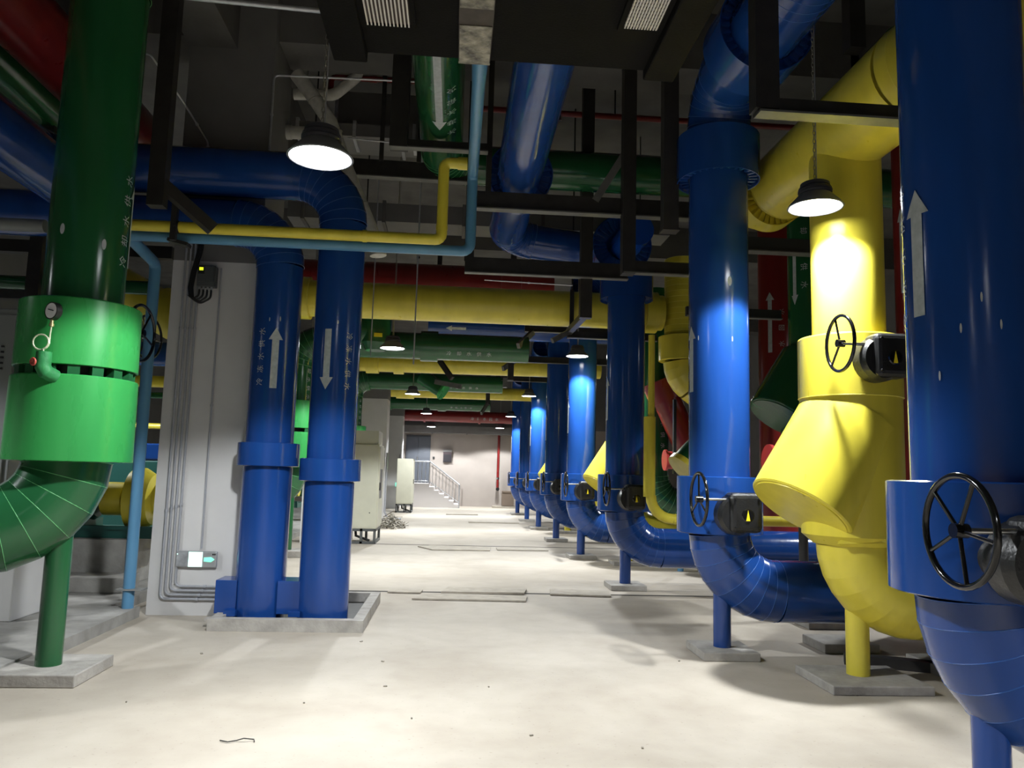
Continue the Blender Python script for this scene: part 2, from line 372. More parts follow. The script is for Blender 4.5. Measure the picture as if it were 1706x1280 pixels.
def letters(txt, fn, s0, s1, parent, size=0.088):
    """characters from s0 to s1 along the pipe, each turned to read in that direction"""
    vs = []; fs = []; n = len(txt); k = 1 if s1 > s0 else -1
    for i, ch in enumerate(txt):
        c = s0 + (s1 - s0) * (i / (n - 1)); gv, gf = GLY[ch]; o = len(vs)
        for x, y in gv:
            a = (x - 100) / 200 * size; b = (y - 76) / 200 * size
            # reading direction along +s (k=1): glyph right -> +s, glyph up -> -u
            vs.append((-b * k, c + a * k))
        fs += [tuple(o + j for j in f) for f in gf]
        wrap(vs, fs, fn, 'character', parent, 0.02); vs = []; fs = []
def speck(fn, u, s, parent, a=0.012, b=0.03):  # pale oval mark: plugs, and reflection glints painted on the cladding
    v = [(u + a * cos(q * pi / 6), s + b * sin(q * pi / 6)) for q in range(12)]
    return wrap(v, [tuple(range(12))], fn, 'plug_glint', parent, 0.02)

# ------------------------------------------------------------------ building shell
struct('floor', MB().bb((-10, -6, -0.3), (10, 34, 0)), FLOORM, 'pale trowelled concrete floor of the plant room', cat='floor')
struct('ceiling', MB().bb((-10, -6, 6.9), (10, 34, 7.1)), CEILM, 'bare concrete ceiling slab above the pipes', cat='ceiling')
def wall(name, a, b, lab, m0=None):
    mb = MB(); mb.bb((a[0], a[1], 0), (b[0], b[1], 3.45)); mb.bb((a[0], a[1], 3.45), (b[0], b[1], 6.9), 1)
    return struct(name, mb, [m0 or WALLM, WALLD], lab, cat='wall')
wall('wall_back', (-10, 34, 0), (10, 34.3, 0), 'beige far end wall, dark grey above')
wall('wall_left', (-10.3, -6, 0), (-10, 34, 0), 'side wall left of the pumps, dark grey above', COLU)
wall('wall_right', (10, -6, 0), (10.3, 34, 0), 'side wall on the right, dark grey above', COLU)
wall('wall_front', (-10, -6.3, 0), (10, -6, 0), 'wall behind the camera')
for i, y in enumerate((0.9, 8.55, 16.25, 23.95, 31.65)):
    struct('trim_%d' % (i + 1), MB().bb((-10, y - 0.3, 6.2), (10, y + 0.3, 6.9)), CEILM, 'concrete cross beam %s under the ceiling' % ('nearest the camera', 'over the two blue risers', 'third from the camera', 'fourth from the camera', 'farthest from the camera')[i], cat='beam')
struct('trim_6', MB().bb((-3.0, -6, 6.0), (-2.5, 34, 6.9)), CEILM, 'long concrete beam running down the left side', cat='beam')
COLN = ['grey column with conduits and exit sign beside the two blue risers', 'second grey column behind the tall beige cabinet', 'third grey column farther along the left row', 'farthest grey column near the stairs']
cols = []
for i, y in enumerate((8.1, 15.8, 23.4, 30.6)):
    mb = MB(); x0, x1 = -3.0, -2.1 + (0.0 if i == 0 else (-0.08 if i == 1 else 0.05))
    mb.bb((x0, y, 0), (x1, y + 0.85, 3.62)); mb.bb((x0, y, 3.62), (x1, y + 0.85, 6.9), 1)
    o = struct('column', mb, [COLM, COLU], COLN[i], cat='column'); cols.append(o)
# left machine platform
struct('platform', MB().bb((-10, 1.5, 0), (-3.02, 8.0, 0.1)).bb((-10, 8.0, 0), (-3.3, 33, 0.1)), CONCD, 'low raised concrete plinth along the left of the aisle', cat='platform')
# floor drain slot across the room with covers
struct('trench', MB().bb((-2.0, 9.80, 0.0), (9.5, 9.86, 0.004)), mat('trench_joint_dark', (0.05, 0.045, 0.04), 0.9), 'dark joint line crossing the floor beyond the blue risers', cat='joint')
struct('trench', MB().bb((-2.0, 15.9, 0.0), (9.5, 15.96, 0.004)), bpy.data.materials['trench_joint_dark'], 'second dark joint line crossing the floor farther away', cat='joint')
def plate(pts, z0, z1, lab):
    n = len(pts); mb = MB()
    mb.add([(x, y, z0) for x, y in pts] + [(x, y, z1) for x, y in pts], [tuple(range(n - 1, -1, -1)), tuple(range(n, 2 * n))] + [(k, (k + 1) % n, n + (k + 1) % n, n + k) for k in range(n)])
    tag(build('floor_board', mb, PLATE, origin=(*pts[0], z0)), lab, 'board', 'thin boards lying on the floor')
plate([(-0.43, 9.23), (0.90, 9.18), (0.95, 9.55), (-0.30, 9.62)], 0.005, 0.022, 'thin board on the floor in the middle of the aisle, nearest the camera')
plate([(-0.10, 9.70), (0.93, 9.72), (0.99, 10.05), (-0.02, 10.1)], 0.006, 0.03, 'board lying just behind the nearest one in the middle of the aisle')
plate([(1.25, 9.70), (2.0, 9.62), (2.04, 10.0), (1.3, 10.15)], 0.006, 0.024, 'thin board beside the pad of the third blue riser')
plate([(-0.75, 9.70), (-0.35, 9.68), (-0.33, 9.9), (-0.74, 9.92)], 0.006, 0.02, 'small board left of the other boards near the concrete kerb')
plate([(-0.65, 15.5), (-0.35, 14.9), (0.75, 14.95), (0.80, 15.6), (-0.4, 15.75)], 0.006, 0.02, 'thin board on the floor halfway down the aisle')
plate([(0.9, 15.1), (1.9, 15.15), (1.9, 15.6), (0.9, 15.55)], 0.006, 0.02, 'thin board halfway down the aisle in front of the fourth blue riser pad')
plate([(0.5, 23.0), (2.0, 23.1), (2.0, 23.5), (0.5, 23.4)], 0.006, 0.03, 'thin board far down the aisle on the right')
plate([(-0.2, 27.0), (0.9, 27.1), (0.9, 27.6), (-0.2, 27.5)], 0.006, 0.03, 'thin board far down the aisle before the stairs')

# far wall: door, staircase, cabinets, pipes
mb = MB().bb((-2.10, 33.93, 0.97), (-1.04, 33.995, 3.02))
d = struct('door_1', mb, DOORM, 'grey double steel door on the landing of the far wall', cat='door')
for x in (-2.04, -1.55):
    part('door_leaf', MB().bb((x, 33.9, 1.0), (x + 0.46, 33.94, 2.95)), DOORM, d)
part('door_handle', MB().bb((-1.6, 33.86, 1.95), (-1.57, 33.91, 2.1)), CHROME, d)
st = thing('staircase', 'white concrete steps with grey railing leading up to the far door', 'stairs', (-1.5, 32.5, 0))
mb = MB().bb((-3.5, 32.0, 0), (-0.98, 33.9, 0.97)); part('landing', mb, STAIRW, st)
for k in range(6):
    x = -0.98 + k * 0.205; z = 0.97 - (k + 1) * 0.139
    part('step', MB().bb((x, 32.0, 0), (x + 0.205, 33.9, z)), STAIRW, st)
mb = MB()
def rbar(a, b, r=0.02): return MB().cyl(a, b, r, n=8)
part('handrail', MB().cyl((-2.9, 32.05, 1.87), (-0.98, 32.05, 1.87), 0.025, n=8).cyl((-0.98, 32.05, 1.87), (0.27, 32.05, 0.95), 0.025, n=8), GALV, st)
part('bottom_rail', MB().cyl((-2.9, 32.05, 1.07), (-0.98, 32.05, 1.07), 0.018, n=8).cyl((-0.98, 32.05, 1.05), (0.27, 32.05, 0.22), 0.018, n=8), GALV, st)
for k in range(12):
    x = -2.7 + k * 0.156; part('baluster', rbar((x, 32.05, 1.0), (x, 32.05, 1.87), 0.012), GALV, st)
for k in range(9):
    x = -0.85 + k * 0.14; f_ = (x + 0.98) / 1.25; part('baluster', rbar((x, 32.05, 0.95 - 0.78 * f_), (x, 32.05, 1.87 - 0.92 * f_), 0.010), GALV, st)
part('newel_post', rbar((0.27, 32.05, 0), (0.27, 32.05, 0.97), 0.022), GALV, st)
part('newel_post', rbar((-0.98, 32.05, 0.9), (-0.98, 32.05, 1.9), 0.022), GALV, st)
part('newel_post', rbar((0.27, 33.8, 0), (0.27, 33.8, 0.97), 0.022), GALV, st)
part('handrail', MB().cyl((-0.98, 33.8, 1.87), (0.27, 33.8, 0.95), 0.02, n=8), GALV, st)
t = thing('wall_cabinet', 'small dark fire hose box on the far wall above the stairs', 'cabinet', (-0.3, 33.95, 1.9))
part('box', MB().bb((-0.47, 33.85, 1.88), (-0.10, 33.99, 2.32)), mat('dark_maroon_box', (0.045, 0.025, 0.03), 0.5), t, 0.01)
part('door', MB().bb((-0.45, 33.83, 1.90), (-0.12, 33.86, 2.22)), mat('dark_box_door', (0.02, 0.018, 0.022), 0.4), t)
part('top_panel', MB().bb((-0.47, 33.82, 2.33), (-0.10, 33.99, 2.42)), COLU, t)
tag(build('wall_switch', MB().bb((-0.93, 33.94, 2.02), (-0.84, 33.99, 2.11)), BLACK, origin=(-0.9, 33.97, 2.05)), 'small black wall switch right of the far door', 'switch')
tag(build('wall_vent', MB().bb((-1.75, 33.95, 3.15), (-1.4, 33.99, 3.28)), WALLD, origin=(-1.6, 33.97, 3.2)), 'small grey vent plate above the far door', 'vent')
t = thing('fire_pipe', 'thin red vertical pipe on the far wall', 'pipe', (1.94, 33.8, 0.75))
part('pipe', MB().cyl((1.94, 33.8, 0.75), (1.95, 33.8, 3.5), 0.055, n=12), RED, t)
part('wall_bracket', MB().bb((1.90, 33.8, 2.6), (1.98, 34.0, 2.64)), STEEL, t)
part('end_valve', MB().cyl((1.94, 33.62, 0.78), (1.94, 33.85, 0.78), 0.075, n=12), CAST, t)
part('coupling', MB().cyl((1.94, 33.8, 1.2), (1.94, 33.8, 1.28), 0.075, n=12), CHROME, t)
t = thing('cardboard_box', 'brown cardboard box on a pallet by the far wall', 'box', (2.2, 33.2, 0))
part('carton', MB().bb((2.1, 32.9, 0.1), (2.6, 33.4, 0.72)), BOXM, t); part('pallet', MB().bb((1.7, 32.8, 0), (2.7, 33.5, 0.08)), PLATE, t)
part('flap', MB().bb((2.1, 32.88, 0.66), (2.6, 32.9, 0.72)), BOXM, t)
t = thing('air_duct', 'grey rectangular duct running across just in front of the far wall', 'duct', (0, 33.4, 3.3))
part('duct_body', MB().bb((-4, 33.1, 3.12), (5, 33.7, 3.42)), COLU, t)
for x in (-2.5, -1, 0.5, 2, 3.5): part('flange', MB().bb((x, 33.07, 3.09), (x + 0.05, 33.73, 3.45)), COLU, t)

# ------------------------------------------------------------------ pipes
CIRC = 40
def hand_wheel(c, ax, R, spokes, par, a0=0.4, mt=GLOSSB):
    hw = part('handwheel', MB().torus(c, ax, R, 0.0135, 40, 8), mt, par)
    ax_, u, v = basis(ax); c = Vector(c)
    for k in range(spokes):
        a = a0 + 2 * pi * k / spokes; e = u * cos(a) + v * sin(a)
        part('spoke', MB().cyl(c + e * 0.02, c + e * R, 0.0085, n=8), mt, hw)
    part('hub', MB().cyl(c - ax_ * 0.025, c + ax_ * 0.03, 0.028, n=14), mt, hw)
    return hw
def gear(X, Y, Z, par, dx=0.02, wheel=(-0.35, -0.58, 0.075), R=0.21, spokes=3, rc=0.37, a0=0.4, front=None):
    """cast gearbox on the camera side of a valve collar, with its shaft and handwheel"""
    gx, gy = X + dx, Y - rc - 0.13
    g = part('gearbox', MB().bb((gx - 0.13, gy - 0.085, Z - 0.17), (gx + 0.14, gy + 0.10, Z + 0.15)), CAST, par, 0.045)
    part('gearbox_drum', MB().lathe([(0, -0.02), (0.145, -0.02), (0.165, 0.03), (0.165, 0.13), (0.11, 0.17), (0.11, 0.26)], (gx - 0.045, gy - 0.03, Z - 0.03), (0, 1, 0), 28), CAST, g)
    part('indicator_window', MB().lathe([(0, 0.006), (0.045, 0.006), (0.058, 0.0), (0.058, -0.02)], (gx + 0.01, gy - 0.083, Z - 0.03), (0, -1, 0), 24), GLOSSB, g)
    part('indicator', MB().add([(gx - 0.007, gy - 0.094, Z - 0.072), (gx + 0.025, gy - 0.094, Z - 0.072), (gx + 0.009, gy - 0.094, Z + 0.012), (gx - 0.007, gy - 0.089, Z - 0.072), (gx + 0.025, gy - 0.089, Z - 0.072), (gx + 0.009, gy - 0.089, Z + 0.012)], [(0, 1, 2), (5, 4, 3), (0, 3, 4, 1), (1, 4, 5, 2), (2, 5, 3, 0)]), INDIC, g)
    for sx in (-1, 1):
        for sz in (-1, 1):
            part('bolt', MB().cyl((gx + 0.005 + sx * 0.095, gy - 0.098, Z - 0.01 + sz * 0.115), (gx + 0.005 + sx * 0.095, gy - 0.08, Z - 0.01 + sz * 0.115), 0.010, n=6), CAST, g)
    wx, wy, wz = X + wheel[0], gy - 0.02 + (wheel[1] + 0.58), Z + wheel[2]
    part('shaft', MB().cyl((wx - 0.02, wy, wz), (gx - 0.10, gy, wz), 0.012, n=12), CHROME, par)
    hand_wheel((wx, wy, wz), (1, 0, 0), R, spokes, par, a0)
def collar_mesh(X, Y, z0, z1, r, rin, open_bottom=False, n=48):
    mb = MB()
    if not open_bottom:
        mb.lathe([(rin - 0.01, z0 + 0.012), (r - 0.012, z0), (r, z0 + 0.006), (r, z1 - 0.006), (r - 0.012, z1), (rin - 0.01, z1 - 0.012)], (X, Y, 0), (0, 0, 1), n)
    else:
        mb.lathe([(rin - 0.01, z0 + 0.05), (r - 0.03, z0 + 0.05), (r - 0.01, z0), (r, z0), (r, z1 - 0.006), (r - 0.012, z1), (rin - 0.01, z1)], (X, Y, 0), (0, 0, 1), n)
        for k in range(28):
            a = 2 * pi * k / 28; c = Vector((X + (r + rin) / 2 * cos(a), Y + (r + rin) / 2 * sin(a), z0 + 0.038))
            mb.box(c, (r - rin - 0.02, 0.022, 0.03), Matrix.Rotation(a, 3, 'Z'))
    return mb
def strip_mesh(X, Y, r, az, z0, z1):
    mb = MB(); fn = vpipe(X, Y, r, az, 0.003)
    a = [fn(-0.006, z0), fn(0.006, z0), fn(0.006, z1), fn(-0.006, z1)]
    return mb.add(a, [(0, 1, 2, 3)])

def riser(name, label, X, Y, r, m, ms, z0, z1, bend=None, R=0.49, run=2.0, post=True, group=None, padl=None, postr=0.075, postdx=0.02, seams=8, top=None):
    """vertical pipe; bend=(dx, dy) turns its foot sideways; top=(dx, dy, R, run) turns its head"""
    t = thing(name, label, 'pipe', (X, Y, 0), group)
    part('riser_pipe', MB().cyl((X, Y, z0), (X, Y, z1), r, n=CIRC, caps=(bend is None)), m, t)
    if bend:
        p = arc((X, Y, z0), (0, 0, -1), (bend[0], bend[1], 0), R, seams)
        part('bottom_elbow', gore_mesh(p, r, CIRC), [m, ms], t)
        e = p[-1]; part('horizontal_pipe', MB().cyl(e, e + Vector((bend[0], bend[1], 0)).normalized() * run, r, n=CIRC), m, t)
        if post:
            px = X + postdx; py = Y
            part('support_post', MB().cyl((px, py, 0.06), (px, py, z0 - R * 0.55), postr, n=20), m, t)
    if top:
        p = arc((X, Y, z1), (0, 0, 1), (top[0], top[1], 0), top[2], 7)
        part('top_elbow', gore_mesh(p, r + 0.02, CIRC), [m, ms], t)
        e = p[-1]
        if top[3] > 0: part('upper_pipe', MB().cyl(e, e + Vector((top[0], top[1], 0)).normalized() * top[3], r, n=CIRC), m, t)
    return t
def pad(X, Y, lab, sx=0.48, sy=0.50, h=0.07):
    tag(build('concrete_pad', MB().bb((X - sx / 2, Y - sy / 2, 0), (X + sx / 2, Y + sy / 2, h)), CONC, origin=(X, Y, 0), bevel=0.008), lab, 'pad', 'small concrete pads under the support posts')

RX, RR = 2.33, 0.262
rows = [  # Y, letter, label, pad label
    (3.30, 'huge blue riser filling the right edge, with white up arrow and five-spoke handwheel', 'concrete pad under the post of the nearest blue riser, right edge'),
    (6.65, 'bright blue riser under the right lamp, between the huge riser and the third one', 'concrete pad under the post of the second blue riser'),
    (10.42, 'third blue riser of the right row, in shadow, beside the thin yellow pipe', 'concrete pad under the post of the third, shadowed blue riser'),
    (14.05, 'fourth blue riser of the right row, lit bright by the small lamp before it', 'concrete pad under the post of the fourth blue riser'),
    (17.45, 'fifth blue riser of the right row, dark, just behind the lit fourth one', 'concrete pad under the post of the fifth, dark blue riser'),
    (21.05, 'sixth blue riser of the right row, narrow and brightly lit', 'concrete pad under the post of the sixth blue riser'),
    (24.4, 'seventh blue riser of the right row, dark and narrow', 'concrete pad under the post of the seventh blue riser'),
    (28.0, 'eighth and farthest blue riser, a thin lit strip near the far wall', 'concrete pad under the post of the farthest blue riser')]
for i, (Y, lab, pl) in enumerate(rows):
    cap = {0: None, 1: (4.20, 4.62), 2: (3.94, 4.30)}.get(i)
    ztop = {0: 4.9, 1: 4.62, 2: 4.62}.get(i, 4.6)
    t = riser('riser_pipe_run', lab, RX, Y, RR, BLUE, BLUE_S, 1.03, ztop, (1, 0), 0.49, 3.6, True, 'blue risers of the right row',
              top=(0, -1, 0.42, 0) if i == 1 else ((0, -1, 0.36, 0) if i > 2 else None))
    part('valve_collar', collar_mesh(RX, Y, 1.03, 1.515, 0.365, RR), BLUE, t)
    gear(RX, Y, 1.24, t, dx=-0.06 if i == 0 else 0.02, wheel=(-0.44 if i == 0 else -0.35, -0.58, 0.09), spokes=5 if i == 0 else 3, R=0.205 if i == 0 else 0.21, a0=0.15 if i == 0 else 0.5)
    if cap: part('upper_collar', collar_mesh(RX, Y, cap[0], cap[1], 0.37, RR, True), BLUE, t)
    arrow(vpipe(RX, Y, RR, pi + 0.15), 2.25, 2.84, t)
    letters('冷冻水供水', vpipe(RX, Y, RR, pi - 0.36), 2.25, 2.86, t, 0.092)
    for (u, s) in (((0.30, 2.30), (0.22, 2.17), (0.37, 2.18), (0.13, 1.97)) if i == 0 else (((0.14, 2.72), (0.44, 2.70)) if i == 1 else ())): speck(vpipe(RX, Y, RR, pi), u, s, t, 0.0045, 0.022)  # thin pale streaks: painted reflections on the nearest risers
    if i == 1: speck(vpipe(RX, Y, RR, pi), 0.42, 3.21, t, 0.017, 0.045)
    pad(RX + 0.02, Y, pl)

# yellow riser family: straight riser, valve body, slanted strainer branch
def strainer_riser(label, X, Y, m, ms, zc0, zc1, zb, gearbox=True, run=3.0, post=True, top=4.3, group=None, gcol=None, dirn=(-0.55, -0.14, -0.82), r=0.27):
    t = thing('strainer_pipe_run', label, 'pipe', (X, Y, 0), group)
    part('riser_pipe', MB().cyl((X, Y, zc1 - 0.01), (X, Y, top), r, n=CIRC), m, t)
    mb = MB().lathe([(r - 0.01, zc1 + 0.0), (0.375, zc1), (0.38, zc1 - 0.012), (0.38, zc0), (0.372, zc0 - 0.006), (0.372, zb + 0.05), (r + 0.02, zb - 0.02), (r - 0.01, zb - 0.02)], (X, Y, 0), (0, 0, 1), 52)
    part('valve_body', mb, m, t)
    part('body_seam', MB().torus((X, Y, zc0), (0, 0, 1), 0.378, 0.004, 52, 4), ms, t)
    d = Vector(dirn).normalized(); org = Vector((X - 0.02, Y, zb + 0.90))
    mb = MB().lathe([(0.385, 0), (0.385, 0.80), (0.375, 0.812), (0.0, 0.812)], org, d, 52)
    s_ = part('strainer_branch', mb, m, t)
    part('strainer_cover', MB().lathe([(0.0, 0.82), (0.355, 0.82), (0.36, 0.79)], org, d, 52), m, s_)
    # folded sheet gusset between branch and riser foot
    e = org + d * 0.80
    mb = MB(); a = Vector((X - 0.26, Y - 0.26, zb)); b = e + Vector((0.30, -0.15, -0.14)); c = Vector((X + 0.05, Y - 0.37, zb + 0.02)); q = Vector((X - 0.02, Y - 0.36, zb + 0.45)); bk = Vector((X - 0.1, Y, zb + 0.1))
    mb.add([a, b, c, q, bk], [(0, 1, 2), (1, 3, 2), (0, 4, 1), (1, 4, 3), (2, 3, 4), (0, 2, 4)])
    part('sheet_gusset', mb, m, t)
    p = arc((X, Y, zb), (0, 0, -1), (1, 0, 0), 0.45, 8)
    part('bottom_elbow', gore_mesh(p, r, CIRC, seam=False), [m, m], t)
    part('horizontal_pipe', MB().cyl(p[-1], p[-1] + Vector((run, 0, 0)), r, n=CIRC), m, t)
    if post: part('support_post', MB().cyl((X + 0.03, Y + 0.03, 0.06), (X + 0.03, Y + 0.03, zb - 0.2), 0.085, n=20), m, t)
    if gearbox:
        gear(X, Y, (zc0 + zc1) / 2 + 0.04, t, 0.02, (-0.33, -0.56, 0.07), 0.20, 3, 0.37, 0.2)
    return t
YG = 'yellow risers with a slanted strainer'
t = strainer_riser('big yellow riser with slanted strainer and gearbox, glaring in the lamp light', 3.06, 5.75, YEL, YEL_S, 2.14, 2.61, 1.05, True, 3.6, group=YG)
speck(vpipe(3.06, 5.75, 0.38, -2.0), 0.1, 1.98, t, 0.005, 0.006)
pad(3.10, 5.75, 'wide concrete pad under the post of the big yellow riser', 0.75, 0.62, 0.065)
strainer_riser('second yellow riser with slanted strainer, mostly hidden behind the third blue riser', 3.0, 13.2, YEL, YEL_S, 2.14, 2.61, 1.05, True, 3.0, group=YG)
pad(3.03, 13.2, 'concrete pad under the yellow post behind the third blue riser', 0.6, 0.5, 0.065)
strainer_riser('third yellow riser with slanted strainer, far behind the fourth blue riser', 2.95, 19.9, YEL, YEL_S, 2.14, 2.61, 1.05, True, 3.0, group=YG)
pad(2.98, 19.9, 'concrete pad under the yellow post behind the fourth blue riser', 0.6, 0.5, 0.065)
t = strainer_riser('dark green riser with slanted strainer, text and down arrow, left of the big yellow riser', 4.32, 9.0, GRN, GRN_S, 2.95, 3.05, 2.0, False, 3.5, post=False, top=5.04, r=0.27)
arrow(vpipe(4.32, 9.0, 0.27, -2.75), 4.35, 3.62, t, 0.05, 0.1, 0.12)
letters('冷却水供水', vpipe(4.32, 9.0, 0.27, -2.28), 4.75, 3.85, t, 0.09)
t = riser('riser_pipe_run', 'dark red riser with white arrow between the bright blue and dark green risers', 4.75, 11.0, 0.27, RED, RED_S, 0.0, 5.6)
arrow(vpipe(4.75, 11.0, 0.27, -2.35), 3.35, 4.25, t, 0.06, 0.13, 0.12); letters('冷却水回水', vpipe(4.75, 11.0, 0.27, -1.75), 3.0, 3.95, t, 0.09)
t = riser('riser_pipe_run', 'dark red riser with white text between the big yellow and huge blue risers', 4.85, 7.5, 0.3, RED, RED_S, 0.0, 5.6)
arrow(vpipe(4.85, 7.5, 0.3, -2.95), 3.45, 4.35, t, 0.04, 0.1, 0.14); letters('冷却水回水', vpipe(4.85, 7.5, 0.3, -2.55), 3.55, 4.35, t, 0.10)

# two blue risers beside the column
BR = 'blue risers beside the column'
t2 = riser('riser_pipe_run', 'blue riser with white down arrow, the right one of the pair beside the column', -1.22, 7.80, 0.235, BLUE, BLUE_S, 0.03, 3.98, group=BR)
part('collar', collar_mesh(-1.22, 7.80, 1.37, 1.59, 0.298, 0.235), BLUE, t2)
part('foot_sleeve', MB().cyl((-1.22, 7.80, 0.03), (-1.22, 7.80, 1.36), 0.242, n=CIRC), BLUE, t2)
p = arc((-1.22, 7.80, 3.98), (0, 0, 1), (-1, 0, 0), 0.50, 8)
part('top_elbow', gore_mesh(p, 0.242, CIRC), [BLUE, BLUE_S], t2)
part('upper_pipe', MB().cyl(p[-1], (-3.75, 7.80, 4.48), 0.245, n=CIRC), BLUE, t2)
p = arc((-3.75, 7.80, 4.48), (-1, 0, 0), (0, -1, 0), 0.45, 6)
part('far_elbow', gore_mesh(p, 0.25, CIRC), [BLUE, BLUE_S], t2)
part('overhead_run', MB().cyl(p[-1], (-4.20, -1.0, 4.48), 0.25, n=CIRC), BLUE, t2)
fn = vpipe(-1.22, 7.80, 0.235, radians(-103)); arrow(fn, 2.86, 2.26, t2); speck(fn, 0.09, 2.93, t2, 0.006, 0.02)
letters('冷冻水供水', vpipe(-1.22, 7.80, 0.235, radians(-51)), 2.80, 2.30, t2, 0.074)
t1 = riser('riser_pipe_run', 'blue riser with white up arrow, left of the pair, touching the column', -1.84, 7.85, 0.232, BLUE, BLUE_S, 0.03, 3.52, group=BR)
part('collar', collar_mesh(-1.84, 7.85, 1.50, 1.73, 0.298, 0.232), BLUE, t1)
part('foot_sleeve', MB().cyl((-1.84, 7.85, 0.03), (-1.84, 7.85, 1.49), 0.238, n=CIRC), BLUE, t1)
p = arc((-1.84, 7.85, 3.52), (0, 0, 1), (-1, 0, 0), 0.45, 8)
part('top_elbow', gore_mesh(p, 0.238, CIRC), [BLUE, BLUE_S], t1)
part('upper_pipe', MB().cyl(p[-1], (-6.6, 7.83, 3.97), 0.232, n=CIRC), BLUE, t1)
fn = vpipe(-1.84, 7.85, 0.232, radians(-77)); arrow(fn, 2.26, 2.86, t1); speck(fn, -0.07, 2.94, t1, 0.005, 0.02); speck(fn, 0.03, 2.95, t1, 0.006, 0.025)
letters('冷冻水供水', vpipe(-1.84, 7.85, 0.232, radians(-111)), 2.32, 2.82, t1, 0.074)
for nm, par_, xa, xb in (('guide_plate', t1, -2.22, -2.02), ('guide_plate', t2, -1.64, -1.42)):
    g_ = part(nm, MB().bb((xa, 7.68, 0.10), (xb, 7.98, 0.41)), BLUE, par_, 0.004)
    part('lug', MB().bb((xb - 0.09, 7.60, 0.09), (xb + 0.02, 7.68, 0.14)), BLUE, g_)
# kerb round their feet
k = MB(); z = 0.11
k.bb((-2.18, 7.36, 0), (-0.78, 7.46, z)); k.bb((-0.88, 7.46, 0), (-0.78, 8.78, z)); k.bb((-2.08, 8.98, 0), (-0.78, 9.08, z)); k.bb((-0.88, 8.78, 0), (-0.78, 8.98, z)); k.bb((-2.18, 7.46, 0), (-2.08, 8.08, z))
tag(build('concrete_kerb', k, CONC, origin=(-1.5, 7.4, 0)), 'low concrete kerb around the feet of the two blue risers', 'kerb')
tag(build('floor_pit', MB().bb((-2.08, 7.47, 0.001), (-0.89, 8.97, 0.012)), STEEL, origin=(-1.5, 8.0, 0)), 'dark opening inside the kerb under the two blue risers', 'pit')
tag(build('rest_plate', MB().bb((-2.25, 7.50, 0.06), (-2.0, 7.60, 0.085)), CONC, origin=(-2.1, 7.5, 0.06)), 'small flat plate beside the left blue riser foot', 'plate')

# green risers of the left row
GX = -2.77
def green_riser(label, Y, full=True, tz=3.3):
    r = 0.27
    t = thing('riser_pipe_run', label, 'pipe', (GX, Y, 0), 'green risers of the left row')
    z1 = 5.1 if full else tz
    part('riser_pipe', MB().cyl((GX, Y, 2.55), (GX, Y, z1), r, n=CIRC), GRN, t)
    c1 = MB().lathe([(r - 0.01, 2.63), (0.392, 2.63), (0.40, 2.622), (0.405, 2.16), (0.395, 2.155), (0.36, 2.20), (0.2, 2.20)], (GX, Y, 0), (0, 0, 1), 52)
    part('upper_collar', c1, GRNB, t)
    c2 = MB().lathe([(0.2, 2.05), (0.37, 2.05), (0.405, 2.09), (0.412, 2.08), (0.418, 1.50), (0.405, 1.495), (r, 1.51)], (GX, Y, 0), (0, 0, 1), 52)
    part('lower_collar', c2, GRNB, t)
    part('joint_core', MB().cyl((GX, Y, 2.0), (GX, Y, 2.25), 0.30, n=32), CAST, t)
    n = 16 if full else 8
    for k in range(n):
        a = 2 * pi * k / n
        part('joint_lug', MB().box((GX + 0.35 * cos(a), Y + 0.35 * sin(a), 2.115), (0.07, 0.075, 0.08), Matrix.Rotation(a, 3, 'Z')), GRN, t)
    dd = Vector((-0.86, -0.5, 0)) if full else Vector((-1, 0, 0))
    p = arc((GX, Y, 1.52), (0, 0, -1), dd, 0.52, 6)
    part('bottom_elbow', gore_mesh(p, 0.29, CIRC), [GRN, GRN_S], t)
    part('horizontal_pipe', MB().cyl(p[-1], p[-1] + dd.normalized() * 2.2, 0.28, n=CIRC), GRN, t)
    part('support_post', MB().lathe([(0, 0.07), (0.085, 0.07), (0.085, 1.2), (0, 1.2)], (GX, Y - 0.02, 0), (0, 0, 1), 24), GRN, t)
    if full:
        p = arc((GX, Y, 5.1), (0, 0, 1), (0, -1, 0), 0.4, 7); part('top_elbow', gore_mesh(p, 0.28, CIRC), [GRN, GRN_S], t)
        part('overhead_run', MB().cyl(p[-1], p[-1] + Vector((0, -5, 0)), 0.27, n=CIRC), GRN, t)
        fn = vpipe(GX, Y, r, radians(17)); arrow(fn, 2.95, 3.60, t)
        letters('冷却水供水', vpipe(GX, Y, r, radians(-7)), 2.98, 3.60, t, 0.088)
        f2 = vpipe(GX, Y, r, radians(-65)); speck(f2, -0.18, 3.14, t, 0.018, 0.04); speck(f2, 0.10, 3.06, t, 0.016, 0.04)
    else:
        p = arc((GX, Y, tz), (0, 0, 1), (1, 0, 0), 0.42, 6); part('top_elbow', gore_mesh(p, 0.28, CIRC), [GRN, GRN_S], t)
        e = p[-1]; part('crossing_pipe', MB().cyl(e, e + Vector((3.6, 0, 0)), 0.235, n=CIRC), GRN, t)
        part('pipe_collar', MB().cyl(e + Vector((1.7, 0, 0)), e + Vector((2.0, 0, 0)), 0.27, n=CIRC), GRN, t)
        def hfn(u, s, e=e):   # mark on the lower camera side of the crossing pipe
            a = radians(-145) + u / 0.235
            return Vector((s, e.y + 0.239 * cos(a), e.z + 0.239 * sin(a)))
        letters('冷却水供水', hfn, e.x + 2.2, e.x + 2.9, t, 0.085)
        letters('冷却水供水', vpipe(GX, Y, r, radians(-30)), 3.3, 2.7, t, 0.09)
    return t
tg = green_riser('huge green riser at the left edge with pressure gauge and white text', 5.80)
green_riser('second green riser, seen between and behind the two blue risers', 13.5, False, 3.26)
